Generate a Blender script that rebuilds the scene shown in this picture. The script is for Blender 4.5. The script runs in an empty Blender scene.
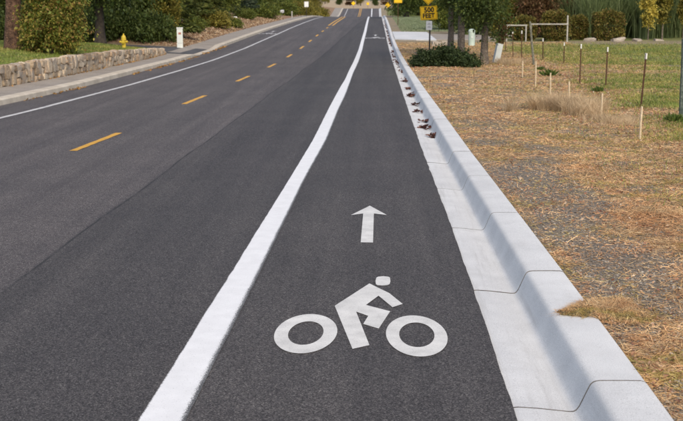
import bpy, bmesh, math, random
import numpy as np
from mathutils import Vector, Matrix

SC = bpy.context.scene
COL = SC.collection
rng = np.random.default_rng(7)
random.seed(7)

# ------------------------------------------------------------------ camera
CAM_H = 2.3
PITCH = math.radians(9.8104)
YAW = math.radians(1.6227)
fwd = Vector((-math.sin(YAW) * math.cos(PITCH), math.cos(YAW) * math.cos(PITCH), -math.sin(PITCH)))
right = Vector((math.cos(YAW), math.sin(YAW), 0))
upv = right.cross(fwd)
cam_data = bpy.data.cameras.new('camera')
cam = bpy.data.objects.new('camera', cam_data)
COL.objects.link(cam)
cam.matrix_world = Matrix(((right.x, upv.x, -fwd.x, 0), (right.y, upv.y, -fwd.y, 0), (right.z, upv.z, -fwd.z, CAM_H), (0, 0, 0, 1)))
cam_data.sensor_width = 36.0
cam_data.lens = 1200.0 / 683.0 * 36.0
cam_data.clip_start = 0.1
cam_data.clip_end = 6000
cam_data.dof.use_dof = True
cam_data.dof.focus_distance = 10.5
cam_data.dof.aperture_fstop = 6.3
SC.camera = cam

# ------------------------------------------------------------------ light
SUN_EL, SUN_AZ = 44.0, 165.0          # azimuth clockwise from +Y (the road direction)
world = bpy.data.worlds.new('World')
SC.world = world
world.use_nodes = True
wn = world.node_tree.nodes
sky = wn.new('ShaderNodeTexSky')
sky.sky_type = 'NISHITA'
sky.sun_disc = False
sky.sun_elevation = math.radians(SUN_EL)
sky.sun_rotation = math.radians(SUN_AZ)
sky.air_density = 1.0
sky.dust_density = 2.5
sky.ozone_density = 1.0
world.node_tree.links.new(sky.outputs[0], wn['Background'].inputs[0])
wn['Background'].inputs[1].default_value = 0.14
sun_data = bpy.data.lights.new('sun', 'SUN')
sun_data.energy = 2.1
sun_data.angle = math.radians(32)
sun_data.color = (1.0, 0.875, 0.69)
sun = bpy.data.objects.new('sun', sun_data)
COL.objects.link(sun)
_e, _a = math.radians(SUN_EL), math.radians(SUN_AZ)
sdir = Vector((math.sin(_a) * math.cos(_e), math.cos(_a) * math.cos(_e), math.sin(_e)))
sun.rotation_euler = sdir.to_track_quat('Z', 'Y').to_euler()
SC.view_settings.view_transform = 'Standard'
SC.view_settings.look = 'None'
SC.view_settings.exposure = 0.30
SC.view_settings.gamma = 1.0
SC.view_settings.use_curve_mapping = False
SC.cycles.use_denoising = True
SC.cycles.max_bounces = 6
SC.cycles.diffuse_bounces = 3
SC.cycles.transmission_bounces = 3

# ------------------------------------------------------------------ helpers
def G(px, py, z):
    """world point at photograph pixel (683 wide) lying on height z above the camera's foot"""
    d = fwd * 1200.0 + right * (px - 341.5) - upv * (py - 210.5)
    t = (z - CAM_H) / d.z
    return Vector((d.x * t, d.y * t, z))

def GT(px, py):
    """the same pixel, on the terrain"""
    z = .15
    for _ in range(12):
        p = G(px, py, z); z = .5 * z + .5 * float(terr(p.x, p.y))
    p = G(px, py, z); p.z = float(terr(p.x, p.y))
    return p

def tag(o, label=None, cat=None, group=None, kind=None):
    if label: o['label'] = label
    if cat: o['category'] = cat
    if group: o['group'] = group
    if kind: o['kind'] = kind
    return o

def empty(name, loc=(0, 0, 0), rz=0.0):
    o = bpy.data.objects.new(name, None)
    COL.objects.link(o)
    o.location = loc
    o.rotation_euler = (0, 0, rz)
    return o

def link(name, me, mat=None, parent=None):
    o = bpy.data.objects.new(name, me)
    COL.objects.link(o)
    if mat is not None and len(me.materials) == 0:
        me.materials.append(mat)
    if parent is not None:
        o.parent = parent
    return o

def mesh_np(name, verts, faces, mat=None, smooth=False):
    """verts (N,3); faces an (M,k) array or a list of arrays"""
    verts = np.asarray(verts, np.float32)
    if not isinstance(faces, (list, tuple)):
        faces = [faces]
    faces = [np.asarray(f, np.int32) for f in faces if len(f)]
    loops = np.concatenate([f.ravel() for f in faces])
    sizes = np.concatenate([np.full(len(f), f.shape[1], np.int32) for f in faces])
    starts = np.concatenate([[0], np.cumsum(sizes)[:-1]]).astype(np.int32)
    me = bpy.data.meshes.new(name)
    me.vertices.add(len(verts)); me.vertices.foreach_set('co', verts.ravel())
    me.loops.add(len(loops)); me.loops.foreach_set('vertex_index', loops)
    me.polygons.add(len(sizes)); me.polygons.foreach_set('loop_start', starts)
    me.polygons.foreach_set('loop_total', sizes)
    me.polygons.foreach_set('use_smooth', np.full(len(sizes), smooth))
    me.update(calc_edges=True)
    me.validate()
    if mat is not None:
        me.materials.append(mat)
    return me

class MB:
    """collects simple solids; build() links them as one mesh object"""
    def __init__(s): s.bm = bmesh.new()
    def box(s, c, size, rot=None, bev=0.0):
        r = bmesh.ops.create_cube(s.bm, size=1.0)
        vs = r['verts']
        bmesh.ops.scale(s.bm, vec=size, verts=vs)
        if bev:
            es = list({e for v in vs for e in v.link_edges})
            o = bmesh.ops.bevel(s.bm, geom=es, offset=bev, segments=2, affect='EDGES', profile=0.6)
            vs = list({v for f in o['faces'] for v in f.verts} | {v for v in vs if v.is_valid})
        if rot is not None:
            bmesh.ops.rotate(s.bm, cent=(0, 0, 0), matrix=rot, verts=vs)
        bmesh.ops.translate(s.bm, vec=c, verts=vs)
        return s
    def tube(s, path, radii, n=10, cap=True):
        path = [Vector(p) for p in path]
        rings = []
        for i, p in enumerate(path):
            a = path[max(i - 1, 0)]; b = path[min(i + 1, len(path) - 1)]
            t = (b - a).normalized()
            x = t.cross(Vector((0.13, 0.97, 0.2))).normalized(); y = t.cross(x)
            r = radii[i] if hasattr(radii, '__len__') else radii
            rings.append([s.bm.verts.new(p + (x * math.cos(q) + y * math.sin(q)) * r) for q in [2 * math.pi * k / n for k in range(n)]])
        for A, B in zip(rings, rings[1:]):
            for k in range(n):
                s.bm.faces.new((A[k], A[(k + 1) % n], B[(k + 1) % n], B[k]))
        if cap:
            s.bm.faces.new(rings[0][::-1]); s.bm.faces.new(rings[-1])
        return s
    def lathe(s, prof_, n=18, c=(0, 0, 0), rot=None):
        rings = []; new = []
        for r, z in prof_:
            ring = [s.bm.verts.new((r * math.cos(2 * math.pi * k / n), r * math.sin(2 * math.pi * k / n), z)) for k in range(n)]
            rings.append(ring); new += ring
        for A, B in zip(rings, rings[1:]):
            for k in range(n):
                s.bm.faces.new((A[k], A[(k + 1) % n], B[(k + 1) % n], B[k]))
        s.bm.faces.new(rings[0][::-1]); s.bm.faces.new(rings[-1])
        if rot is not None: bmesh.ops.rotate(s.bm, cent=(0, 0, 0), matrix=rot, verts=new)
        bmesh.ops.translate(s.bm, vec=c, verts=new)
        return s
    def poly(s, pts, thick=None):
        vs = [s.bm.verts.new(p) for p in pts]
        s.bm.faces.new(vs)
        return s
    def build(s, name, mat, parent=None, smooth=False):
        bmesh.ops.recalc_face_normals(s.bm, faces=s.bm.faces)
        me = bpy.data.meshes.new(name)
        s.bm.to_mesh(me); s.bm.free()
        if smooth:
            me.polygons.foreach_set('use_smooth', np.full(len(me.polygons), True))
            try: me.set_sharp_from_angle(angle=math.radians(40))
            except Exception: pass
        return link(name, me, mat, parent)

# value noise for shaping geometry
_perm = rng.random((256, 256))
def vnoise(x, y, s=1.0):
    x = np.asarray(x, float) * s + 1000; y = np.asarray(y, float) * s + 1000
    xi = np.floor(x).astype(int); yi = np.floor(y).astype(int)
    fx = x - xi; fy = y - yi
    fx = fx * fx * (3 - 2 * fx); fy = fy * fy * (3 - 2 * fy)
    g = lambda i, j: _perm[i % 256, j % 256]
    a = g(xi, yi) * (1 - fx) + g(xi + 1, yi) * fx
    b = g(xi, yi + 1) * (1 - fx) + g(xi + 1, yi + 1) * fx
    return a * (1 - fy) + b * fy
def fnoise(x, y, s, o=4):
    t = 0; amp = .5
    for k in range(o):
        t = t + amp * vnoise(np.asarray(x) + 17.3 * k, np.asarray(y) - 9.1 * k, s * 2 ** k); amp *= .5
    return t / (1 - .5 ** o)
def sstep(a, b, x):
    t = np.clip((np.asarray(x, float) - a) / (b - a), 0, 1)
    return t * t * (3 - 2 * t)

# ------------------------------------------------------------------ materials
def new_mat(name):
    m = bpy.data.materials.new(name)
    m.use_nodes = True
    nt = m.node_tree
    b = nt.nodes['Principled BSDF']
    b.inputs['Specular IOR Level'].default_value = 0.3
    return m, nt, b
def N(nt, t, **kw):
    n = nt.nodes.new(t)
    for k, v in kw.items(): setattr(n, k, v)
    return n
def ramp(nt, stops):
    r = N(nt, 'ShaderNodeValToRGB')
    e = r.color_ramp.elements
    while len(e) < len(stops): e.new(0.5)
    for el, (p, c) in zip(e, stops):
        el.position = p; el.color = (*c, 1)
    return r
def coords(nt, kind='Object'):
    return N(nt, 'ShaderNodeTexCoord').outputs[kind]
def noise(nt, co, scale, detail=4, rough=.55):
    n = N(nt, 'ShaderNodeTexNoise')
    n.inputs['Scale'].default_value = scale; n.inputs['Detail'].default_value = detail; n.inputs['Roughness'].default_value = rough
    nt.links.new(co, n.inputs['Vector'])
    return n.outputs['Fac']
def mixc(nt, fac, a, b, mode='MIX'):
    m = N(nt, 'ShaderNodeMix', data_type='RGBA', blend_type=mode)
    for sock, v in ((m.inputs[0], fac), (m.inputs[6], a), (m.inputs[7], b)):
        if hasattr(v, 'is_linked'): nt.links.new(v, sock)
        elif isinstance(v, (int, float)): sock.default_value = v
        else: sock.default_value = (*v, 1)
    return m.outputs[2]
def math_(nt, op, a, b=0.0, clamp=False):
    m = N(nt, 'ShaderNodeMath', operation=op, use_clamp=clamp)
    for sock, v in ((m.inputs[0], a), (m.inputs[1], b)):
        if hasattr(v, 'is_linked'): nt.links.new(v, sock)
        else: sock.default_value = v
    return m.outputs[0]
def maprange(nt, v, a, b, c=0.0, d=1.0):
    m = N(nt, 'ShaderNodeMapRange')
    m.interpolation_type = 'SMOOTHSTEP'
    nt.links.new(v, m.inputs[0])
    for i, x in enumerate((a, b, c, d)): m.inputs[i + 1].default_value = x
    return m.outputs[0]
def bump(nt, b, height, strength=.3, dist=.01):
    n = N(nt, 'ShaderNodeBump')
    n.inputs['Strength'].default_value = strength; n.inputs['Distance'].default_value = dist
    nt.links.new(height, n.inputs['Height']); nt.links.new(n.outputs[0], b.inputs['Normal'])
def mottled(name, stops, scale, rough=.85, detail=5, bmp=.3, bdist=.01, fine=None, fine_amt=.25, coord='Object', metallic=0.0, rand=False):
    m, nt, b = new_mat(name)
    co = coords(nt, coord)
    f = noise(nt, co, scale, detail)
    if rand:
        oi = N(nt, 'ShaderNodeObjectInfo').outputs['Random']
        f = math_(nt, 'ADD', math_(nt, 'MULTIPLY', f, .55), math_(nt, 'MULTIPLY', oi, .7))
        f = math_(nt, 'SUBTRACT', f, .12)
    r = ramp(nt, stops)
    nt.links.new(f, r.inputs[0])
    c = r.outputs[0]
    if fine:
        g = noise(nt, co, fine, 2)
        gr = ramp(nt, [(.25, (1 - fine_amt * 2,) * 3), (.75, (1.0 + fine_amt,) * 3)])
        nt.links.new(g, gr.inputs[0])
        c = mixc(nt, 1.0, c, gr.outputs[0], 'MULTIPLY')
    nt.links.new(c, b.inputs['Base Color'])
    b.inputs['Roughness'].default_value = rough
    b.inputs['Metallic'].default_value = metallic
    if bmp: bump(nt, b, noise(nt, co, fine or scale * 4, 3), bmp, bdist)
    return m
def leaf_mat(name, cols, trans=.28, rough=.55, patch=None):
    m, nt, b = new_mat(name)
    ri = N(nt, 'ShaderNodeNewGeometry').outputs['Random Per Island']
    n = len(cols)
    r = ramp(nt, [(i / max(n - 1, 1), c) for i, c in enumerate(cols)])
    nt.links.new(ri, r.inputs[0])
    big = noise(nt, coords(nt), 1.3, 3)
    br = ramp(nt, [(.3, (.72, .72, .72)), (.7, (1.2, 1.2, 1.15))])
    nt.links.new(big, br.inputs[0])
    c = mixc(nt, 1.0, r.outputs[0], br.outputs[0], 'MULTIPLY')
    if patch:
        pr = ramp(nt, patch); nt.links.new(noise(nt, coords(nt), .62, 6, .66), pr.inputs[0])
        c = mixc(nt, 1.0, c, pr.outputs[0], 'MULTIPLY')
    nt.links.new(c, b.inputs['Base Color'])
    b.inputs['Roughness'].default_value = rough
    b.inputs['Specular IOR Level'].default_value = .25
    if trans:
        t = N(nt, 'ShaderNodeBsdfTranslucent'); nt.links.new(c, t.inputs[0])
        mx = N(nt, 'ShaderNodeMixShader'); mx.inputs[0].default_value = trans
        nt.links.new(b.outputs[0], mx.inputs[1]); nt.links.new(t.outputs[0], mx.inputs[2])
        nt.links.new(mx.outputs[0], nt.nodes['Material Output'].inputs[0])
    return m

MAT = {}
# asphalt: aggregate speckle, older/lighter strip left of the paving seam, fainter wheel paths
def asphalt():
    m, nt, b = new_mat('asphalt')
    co = coords(nt)
    sep = N(nt, 'ShaderNodeSeparateXYZ'); nt.links.new(co, sep.inputs[0])
    X, Y = sep.outputs[0], sep.outputs[1]
    # stones of the surface course: one grey per cell
    vo = N(nt, 'ShaderNodeTexVoronoi'); vo.inputs['Scale'].default_value = 140; nt.links.new(co, vo.inputs['Vector'])
    vs = N(nt, 'ShaderNodeSeparateColor'); nt.links.new(vo.outputs['Color'], vs.inputs[0])
    agr = ramp(nt, [(.0, (.022, .0205, .021)), (.35, (.061, .057, .058)), (.70, (.100, .095, .095)), (.90, (.158, .151, .149)), (1.0, (.25, .242, .23))])
    nt.links.new(vs.outputs[0], agr.inputs[0])
    g2 = noise(nt, co, 260, 3, .75)
    gr = ramp(nt, [(.3, (.55, .55, .55)), (.7, (1.35, 1.35, 1.35))]); nt.links.new(g2, gr.inputs[0])
    c = mixc(nt, .8, agr.outputs[0], gr.outputs[0], 'MULTIPLY')
    blot = noise(nt, co, .55, 6, .6)
    br = ramp(nt, [(.3, (.88, .88, .89)), (.7, (1.10, 1.09, 1.08))]); nt.links.new(blot, br.inputs[0])
    c = mixc(nt, 1.0, c, br.outputs[0], 'MULTIPLY')
    c = mixc(nt, 1.0, c, (.84, .82, .81), 'MULTIPLY')
    # long streaks left by rollers and tyres
    mp = N(nt, 'ShaderNodeMapping'); mp.inputs['Scale'].default_value = (2.4, .06, 1); nt.links.new(co, mp.inputs[0])
    sr = ramp(nt, [(.32, (.76, .76, .78)), (.68, (1.20, 1.19, 1.18))]); nt.links.new(noise(nt, mp.outputs[0], 1.0, 5, .65), sr.inputs[0])
    c = mixc(nt, .85, c, sr.outputs[0], 'MULTIPLY')
    # paving seam, drifting right with distance; older lighter mat to its left
    wob = noise(nt, co, .22, 3)
    sx = math_(nt, 'ADD', X, math_(nt, 'MULTIPLY', math_(nt, 'SUBTRACT', wob, .5), .16))
    sx = math_(nt, 'SUBTRACT', sx, math_(nt, 'MULTIPLY', math_(nt, 'SUBTRACT', Y, 10.), .0155))
    old = maprange(nt, sx, -3.10, -2.94, 1.0, 0.0)
    c = mixc(nt, math_(nt, 'MULTIPLY', old, .6), c, mixc(nt, 1.0, c, (1.62, 1.56, 1.56), 'MULTIPLY'))
    near = math_(nt, 'ABSOLUTE', math_(nt, 'ADD', sx, 3.0))
    ln = maprange(nt, near, .006, .022, 1.0, 0.0)
    brk = maprange(nt, noise(nt, co, 1.1, 5, .7), .36, .60, .3, .85)
    c = mixc(nt, math_(nt, 'MULTIPLY', ln, brk), c, (.022, .022, .023))
    # oil-darkened middle of the traffic lane, drip spots
    wp = maprange(nt, math_(nt, 'ABSOLUTE', math_(nt, 'ADD', X, 2.0)), .1, .8, .8, 0.0)
    c = mixc(nt, math_(nt, 'MULTIPLY', wp, .45), c, mixc(nt, 1.0, c, (.76, .77, .80), 'MULTIPLY'))
    v2 = N(nt, 'ShaderNodeTexVoronoi'); v2.inputs['Scale'].default_value = 3.2; nt.links.new(co, v2.inputs['Vector'])
    sp = maprange(nt, v2.outputs['Distance'], .03, .09, .45, 0.0)
    c = mixc(nt, math_(nt, 'MULTIPLY', sp, maprange(nt, noise(nt, co, .9, 3), .5, .62)), c, (.03, .03, .031))
    # hairline crack running roughly across the old mat
    cw = math_(nt, 'ADD', math_(nt, 'ADD', Y, math_(nt, 'MULTIPLY', X, .35)), math_(nt, 'MULTIPLY', noise(nt, co, 1.3, 6, .7), 1.6))
    fr = math_(nt, 'ABSOLUTE', math_(nt, 'SUBTRACT', math_(nt, 'FRACT', math_(nt, 'DIVIDE', cw, 9.3)), .5))
    ck = maprange(nt, fr, .0008, .0026, .5, 0.0)
    c = mixc(nt, math_(nt, 'MULTIPLY', math_(nt, 'MULTIPLY', ck, old), maprange(nt, noise(nt, co, .7, 3), .45, .6)), c, (.02, .02, .02))
    nt.links.new(c, b.inputs['Base Color'])
    b.inputs['Roughness'].default_value = .82
    bump(nt, b, math_(nt, 'ADD', vs.outputs[0], g2), .45, .004)
    return m
MAT['asphalt'] = asphalt()
MAT['walk'] = mottled('sidewalk asphalt', [(.3, (.29, .255, .22)), (.7, (.39, .35, .305))], 1.5, fine=60, fine_amt=.25, bdist=.004)
MAT['drive'] = mottled('driveway asphalt', [(.3, (.075, .075, .08)), (.7, (.12, .118, .12))], 1.2, fine=50, fine_amt=.25)
def concrete(name, lo, hi):
    m, nt, b = new_mat(name)
    co = coords(nt)
    f = noise(nt, co, 1.6, 6, .6)
    r = ramp(nt, [(.3, lo), (.7, hi)]); nt.links.new(f, r.inputs[0])
    g = noise(nt, co, 170, 3, .75)
    gr = ramp(nt, [(.28, (.50, .50, .50)), (.46, (.93, .93, .93)), (.72, (1.16, 1.16, 1.16))]); nt.links.new(g, gr.inputs[0])
    c = mixc(nt, 1.0, r.outputs[0], gr.outputs[0], 'MULTIPLY')
    # pores
    vo = N(nt, 'ShaderNodeTexVoronoi'); vo.inputs['Scale'].default_value = 42; nt.links.new(co, vo.inputs['Vector'])
    pore = maprange(nt, vo.outputs['Distance'], .06, .16, 1.0, 0.0)
    pm = maprange(nt, noise(nt, co, 5, 4), .48, .66, 0.0, .7)
    c = mixc(nt, math_(nt, 'MULTIPLY', pore, pm), c, (.26, .255, .25))
    # long water streaks and silt that follow the gutter
    mp = N(nt, 'ShaderNodeMapping'); mp.inputs['Scale'].default_value = (14, .7, 14); nt.links.new(co, mp.inputs[0])
    stk = maprange(nt, noise(nt, mp.outputs[0], 1.0, 6, .7), .48, .72, 0.0, .34)
    sep = N(nt, 'ShaderNodeSeparateXYZ'); nt.links.new(co, sep.inputs[0])
    low = maprange(nt, sep.outputs[2], .01, .06, 1.0, .25)
    c = mixc(nt, math_(nt, 'MULTIPLY', low, stk), c, (.33, .32, .31))
    st = maprange(nt, noise(nt, co, 2.6, 6, .75), .52, .74, 0.0, .26)
    c = mixc(nt, st, c, (.40, .385, .365))
    nt.links.new(c, b.inputs['Base Color'])
    b.inputs['Roughness'].default_value = .85
    bump(nt, b, g, .5, .003)
    return m
MAT['concrete'] = concrete('gutter concrete', (.57, .575, .58), (.70, .705, .705))
MAT['joint'] = mottled('joint silt', [(.3, (.10, .095, .09)), (.7, (.24, .23, .22))], 20, bmp=.2)
MAT['concrete_left'] = mottled('old kerb concrete', [(.3, (.46, .40, .32)), (.7, (.66, .59, .49))], 2.2, fine=90, fine_amt=.15)
MAT['apron'] = mottled('driveway concrete', [(.3, (.52, .54, .56)), (.7, (.66, .67, .68))], .9, fine=60, fine_amt=.08)

def paint(name, col, wear_lo=.64, wear_hi=.80, edge=True, mottle=.06):
    """road paint; thin spots where the asphalt grain shows through, more at the strip's edges (UV u)"""
    m, nt, b = new_mat(name)
    co = coords(nt)
    g = noise(nt, co, 120, 3, .7)
    asp = ramp(nt, [(.3, (.03, .03, .03)), (.7, (.16, .155, .15))]); nt.links.new(noise(nt, co, 95, 3, .7), asp.inputs[0])
    w = maprange(nt, g, wear_lo, wear_hi)
    if edge:
        uv = N(nt, 'ShaderNodeUVMap').outputs[0]
        sp = N(nt, 'ShaderNodeSeparateXYZ'); nt.links.new(uv, sp.inputs[0])
        e = maprange(nt, sp.outputs[0], .80, 1.0, 0.0, .34)
        e2 = maprange(nt, sp.outputs[0], 0.0, .05, .22, 0.0)
        w = maprange(nt, math_(nt, 'ADD', math_(nt, 'ADD', g, e), e2), wear_lo, wear_hi)
    t = ramp(nt, [(.3, tuple(c * (1 - mottle * 2) for c in col)), (.7, tuple(min(c * (1 + mottle), .9) for c in col))]); nt.links.new(noise(nt, co, 6, 5), t.inputs[0])
    c = mixc(nt, w, t.outputs[0], asp.outputs[0])
    nt.links.new(c, b.inputs['Base Color'])
    b.inputs['Roughness'].default_value = .6
    bump(nt, b, noise(nt, co, 95, 3, .7), .2, .002)
    return m
MAT['white'] = paint('white road paint', (.77, .77, .775), .60, .76, mottle=.035)
MAT['thermo'] = paint('white symbol paint', (.66, .65, .625), .54, .80, edge=False, mottle=.09)
MAT['white_old'] = paint('worn white road paint', (.62, .61, .60), .50, .80, edge=False, mottle=.15)
MAT['yellow'] = paint('yellow road paint', (.66, .36, .05), .56, .80, edge=False, mottle=.12)
MAT['stone'] = mottled('wall stone', [(.08, (.24, .17, .115)), (.25, (.46, .35, .235)), (.40, (.60, .50, .38)), (.52, (.54, .36, .215)), (.62, (.40, .36, .31)), (.75, (.62, .50, .36)), (.92, (.72, .62, .49))], 5, fine=22, fine_amt=.30, bmp=.6, bdist=.02, rand=True)
MAT['mortar'] = mottled('wall mortar', [(.3, (.11, .09, .07)), (.7, (.18, .15, .12))], 6)
MAT['boulder'] = mottled('boulder stone', [(.3, (.36, .30, .24)), (.7, (.58, .51, .43))], 3, bmp=.5, bdist=.03, fine=18)
MAT['bark_red'] = mottled('pine bark', [(.3, (.055, .032, .022)), (.55, (.15, .085, .055)), (.75, (.23, .14, .09))], 7, fine=22, fine_amt=.35, bmp=1.0, bdist=.06)
MAT['bark_grey'] = mottled('grey bark', [(.3, (.12, .095, .075)), (.7, (.27, .225, .18))], 7, fine=24, fine_amt=.3, bmp=1.0, bdist=.05)
MAT['bark_dark'] = mottled('dark bark', [(.3, (.03, .024, .02)), (.7, (.08, .065, .05))], 7, bmp=.8, bdist=.05)
MAT['hyd_yellow'] = mottled('hydrant yellow paint', [(.3, (.50, .36, .03)), (.7, (.66, .49, .06))], 6, rough=.45, bmp=.1)
MAT['hyd_dark'] = mottled('hydrant dark metal', [(.3, (.05, .045, .03)), (.7, (.10, .09, .06))], 9, rough=.6)
MAT['sign_yellow'] = mottled('sign yellow', [(.3, (.78, .47, .012)), (.7, (.86, .53, .02))], 2, rough=.4, bmp=0)
MAT['sign_white'] = mottled('sign white', [(.3, (.72, .73, .74)), (.7, (.82, .82, .82))], 3, rough=.4, bmp=0)
MAT['black'] = mottled('sign black print', [(.3, (.012, .012, .012)), (.7, (.025, .024, .022))], 8, rough=.5, bmp=0)
MAT['print_grey'] = mottled('grey print', [(.3, (.25, .25, .26)), (.7, (.33, .33, .33))], 8, rough=.5, bmp=0)
MAT['alu'] = mottled('sign back aluminium', [(.3, (.42, .42, .43)), (.7, (.55, .55, .56))], 8, rough=.4, metallic=.8, bmp=0)
MAT['pole_dark'] = mottled('dark steel', [(.3, (.035, .035, .034)), (.7, (.075, .07, .065))], 14, rough=.55, metallic=.3)
MAT['rust'] = mottled('rusty steel', [(.3, (.06, .035, .024)), (.7, (.14, .07, .04))], 18, rough=.85)
MAT['post_white'] = mottled('white post tip paint', [(.3, (.66, .65, .62)), (.7, (.80, .79, .76))], 12, rough=.6, bmp=.1)
MAT['stake'] = mottled('pale stake wood', [(.3, (.52, .40, .25)), (.7, (.74, .61, .43))], 9, fine=40, fine_amt=.15, bmp=.4)
MAT['old_wood'] = mottled('weathered post wood', [(.3, (.13, .13, .10)), (.7, (.27, .26, .20))], 9, fine=35, fine_amt=.3, bmp=.8, bdist=.02)
MAT['old_green'] = mottled('weathered green post', [(.3, (.06, .09, .075)), (.7, (.17, .20, .17))], 9, fine=35, fine_amt=.25, bmp=.6)
MAT['pedestal'] = mottled('pale green enamel', [(.3, (.42, .52, .46)), (.7, (.54, .63, .56))], 3, rough=.5, bmp=.05)
MAT['pedestal_white'] = mottled('off white enamel', [(.3, (.60, .64, .62)), (.7, (.72, .75, .72))], 3, rough=.5, bmp=.05)
MAT['rail_white'] = mottled('weathered pale rail', [(.3, (.34, .33, .29)), (.7, (.52, .50, .45))], 6, fine=30, bmp=.2)
MAT['red_label'] = mottled('faded red label', [(.3, (.36, .16, .13)), (.7, (.45, .22, .18))], 9, bmp=0)
MAT['car_grey'] = mottled('pale grey enamel', [(.3, (.42, .43, .45)), (.7, (.52, .53, .55))], 3, rough=.4, bmp=0)

L_ = leaf_mat
MAT['leaf_dark'] = L_('dark leaves', [(0.028, 0.048, 0.014), (0.063, 0.098, 0.023), (0.115, 0.144, 0.034), (0.052, 0.076, 0.019)])
MAT['leaf_mid'] = L_('mid green leaves', [(0.050, 0.079, 0.017), (0.125, 0.162, 0.031), (0.213, 0.222, 0.046), (0.081, 0.120, 0.024)])
MAT['leaf_olive'] = L_('olive leaves', [(0.088, 0.102, 0.020), (0.213, 0.198, 0.039), (0.312, 0.246, 0.050), (0.150, 0.144, 0.029)])
MAT['leaf_shrub'] = L_('shrub leaves', [(0.056, 0.090, 0.015), (0.138, 0.180, 0.031), (0.225, 0.240, 0.044), (0.312, 0.264, 0.055), (0.250, 0.132, 0.050)])
MAT['leaf_yellow'] = L_('yellow autumn leaves', [(0.325, 0.288, 0.055), (0.525, 0.432, 0.077), (0.650, 0.504, 0.110), (0.400, 0.360, 0.088)])
MAT['leaf_rust'] = L_('rusty leaves', [(.12, .065, .035), (.20, .105, .05), (.15, .09, .04), (.09, .075, .03)])
MAT['leaf_blue'] = L_('blue green needles', [(.025, .045, .028), (.055, .085, .055), (.08, .10, .06)])
MAT['needle'] = L_('pine needles', [(0.040, 0.062, 0.018), (0.094, 0.120, 0.031), (0.163, 0.174, 0.046)])
MAT['juniper'] = L_('juniper needles', [(.02, .034, .014), (.045, .07, .025), (.07, .095, .035)])
MAT['hedge'] = L_('hedge leaves', [(0.062, 0.074, 0.018), (0.138, 0.144, 0.031), (0.275, 0.222, 0.055), (0.188, 0.108, 0.044)])
MAT['reed'] = L_('tall reed leaves', [(0.100, 0.144, 0.055), (0.188, 0.240, 0.099), (0.275, 0.324, 0.154), (0.138, 0.180, 0.066)])
MAT['straw'] = L_('dry straw', [(.46, .32, .17), (.66, .50, .29), (.80, .66, .43), (.56, .37, .20), (.36, .26, .16)], trans=.15, rough=.8, patch=[(.30, (.92, .64, .50)), (.40, (1.08, .84, .70)), (.455, (1.18, 1.06, .96)), (.505, (1.10, .90, .70)), (.545, (.74, .76, .42)), (.585, (1.16, 1.02, .92)), (.64, (1.06, .76, .60)), (.72, (1.1, .95, .85))])
MAT['litter'] = L_('leaf litter', [(.26, .13, .08), (.40, .22, .13), (.50, .34, .22), (.30, .12, .08), (.60, .50, .38)], trans=.1, rough=.8)
MAT['chip'] = L_('mulch chips', [(.16, .085, .05), (.30, .19, .11), (.44, .33, .22), (.50, .41, .31)], trans=0, rough=.9)
MAT['lawn_pale'] = L_('pale wet lawn blades', [(.16, .21, .10), (.26, .31, .18), (.36, .40, .27)], trans=.2)
MAT['brush'] = L_('tan dry brush', [(.52, .38, .23), (.68, .53, .35), (.60, .44, .28)], trans=.25, rough=.8)
MAT['grass_green'] = L_('grass blades', [(0.138, 0.179, 0.040), (0.207, 0.246, 0.060), (0.310, 0.314, 0.100), (0.172, 0.213, 0.050), (0.414, 0.370, 0.160)], trans=.2, patch=[(.36, (.8, 1.0, .65)), (.47, (1.0, 1.05, .9)), (.57, (1.5, 1.25, 1.15)), (.68, (1.0, 1.05, .85))])
MAT['weed'] = L_('weed leaves', [(.06, .10, .02), (.11, .16, .035), (.17, .19, .05)])
MAT['gutter_leaf'] = L_('dark red fallen leaves', [(.045, .018, .014), (.09, .032, .024), (.14, .06, .04), (.06, .035, .026)], trans=.08, rough=.7)
MAT['orange_leaf'] = L_('orange fallen leaves', [(.32, .16, .05), (.42, .26, .09), (.26, .12, .05)], trans=.1, rough=.8)
MAT['pebble'] = L_('grey gravel', [(.14, .122, .104), (.25, .222, .192), (.38, .342, .30), (.085, .074, .064)], trans=0, rough=.9)

def ground_mat():
    m, nt, b = new_mat('ground soil and grass')
    co = coords(nt)
    def att(n): return N(nt, 'ShaderNodeAttribute', attribute_name=n).outputs['Fac']
    def rr(f, stops):
        r = ramp(nt, stops); nt.links.new(f, r.inputs[0]); return r.outputs[0]
    n1 = noise(nt, co, 1.4, 7, .65); n2 = noise(nt, co, 9, 6, .7); n3 = noise(nt, co, 45, 4, .7)
    dry = mixc(nt, n3, rr(n2, [(.3, (.13, .095, .065)), (.5, (.26, .20, .135)), (.7, (.44, .36, .25))]), rr(n1, [(.3, (.25, .165, .11)), (.45, (.30, .24, .16)), (.56, (.22, .20, .10)), (.7, (.38, .31, .21))]))
    soil = rr(n3, [(.28, (.068, .056, .044)), (.5, (.185, .158, .13)), (.72, (.36, .315, .265))])
    green = mixc(nt, n3, rr(n2, [(.3, (.07, .095, .024)), (.7, (.15, .18, .05))]), rr(n1, [(.3, (.10, .135, .032)), (.5, (.17, .19, .055)), (.66, (.34, .29, .14))]))
    mul = rr(n2, [(.3, (.10, .05, .026)), (.5, (.27, .165, .095)), (.72, (.44, .34, .24))])
    tan = rr(n1, [(.3, (.34, .25, .155)), (.7, (.46, .36, .24))])
    c = mixc(nt, att('soil'), dry, soil)
    c = mixc(nt, att('green'), c, green)
    c = mixc(nt, att('mulch'), c, mul)
    c = mixc(nt, att('tan'), c, tan)
    nt.links.new(c, b.inputs['Base Color'])
    b.inputs['Roughness'].default_value = .95
    bump(nt, b, n3, .7, .03)
    return m
MAT['ground'] = ground_mat()

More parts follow.
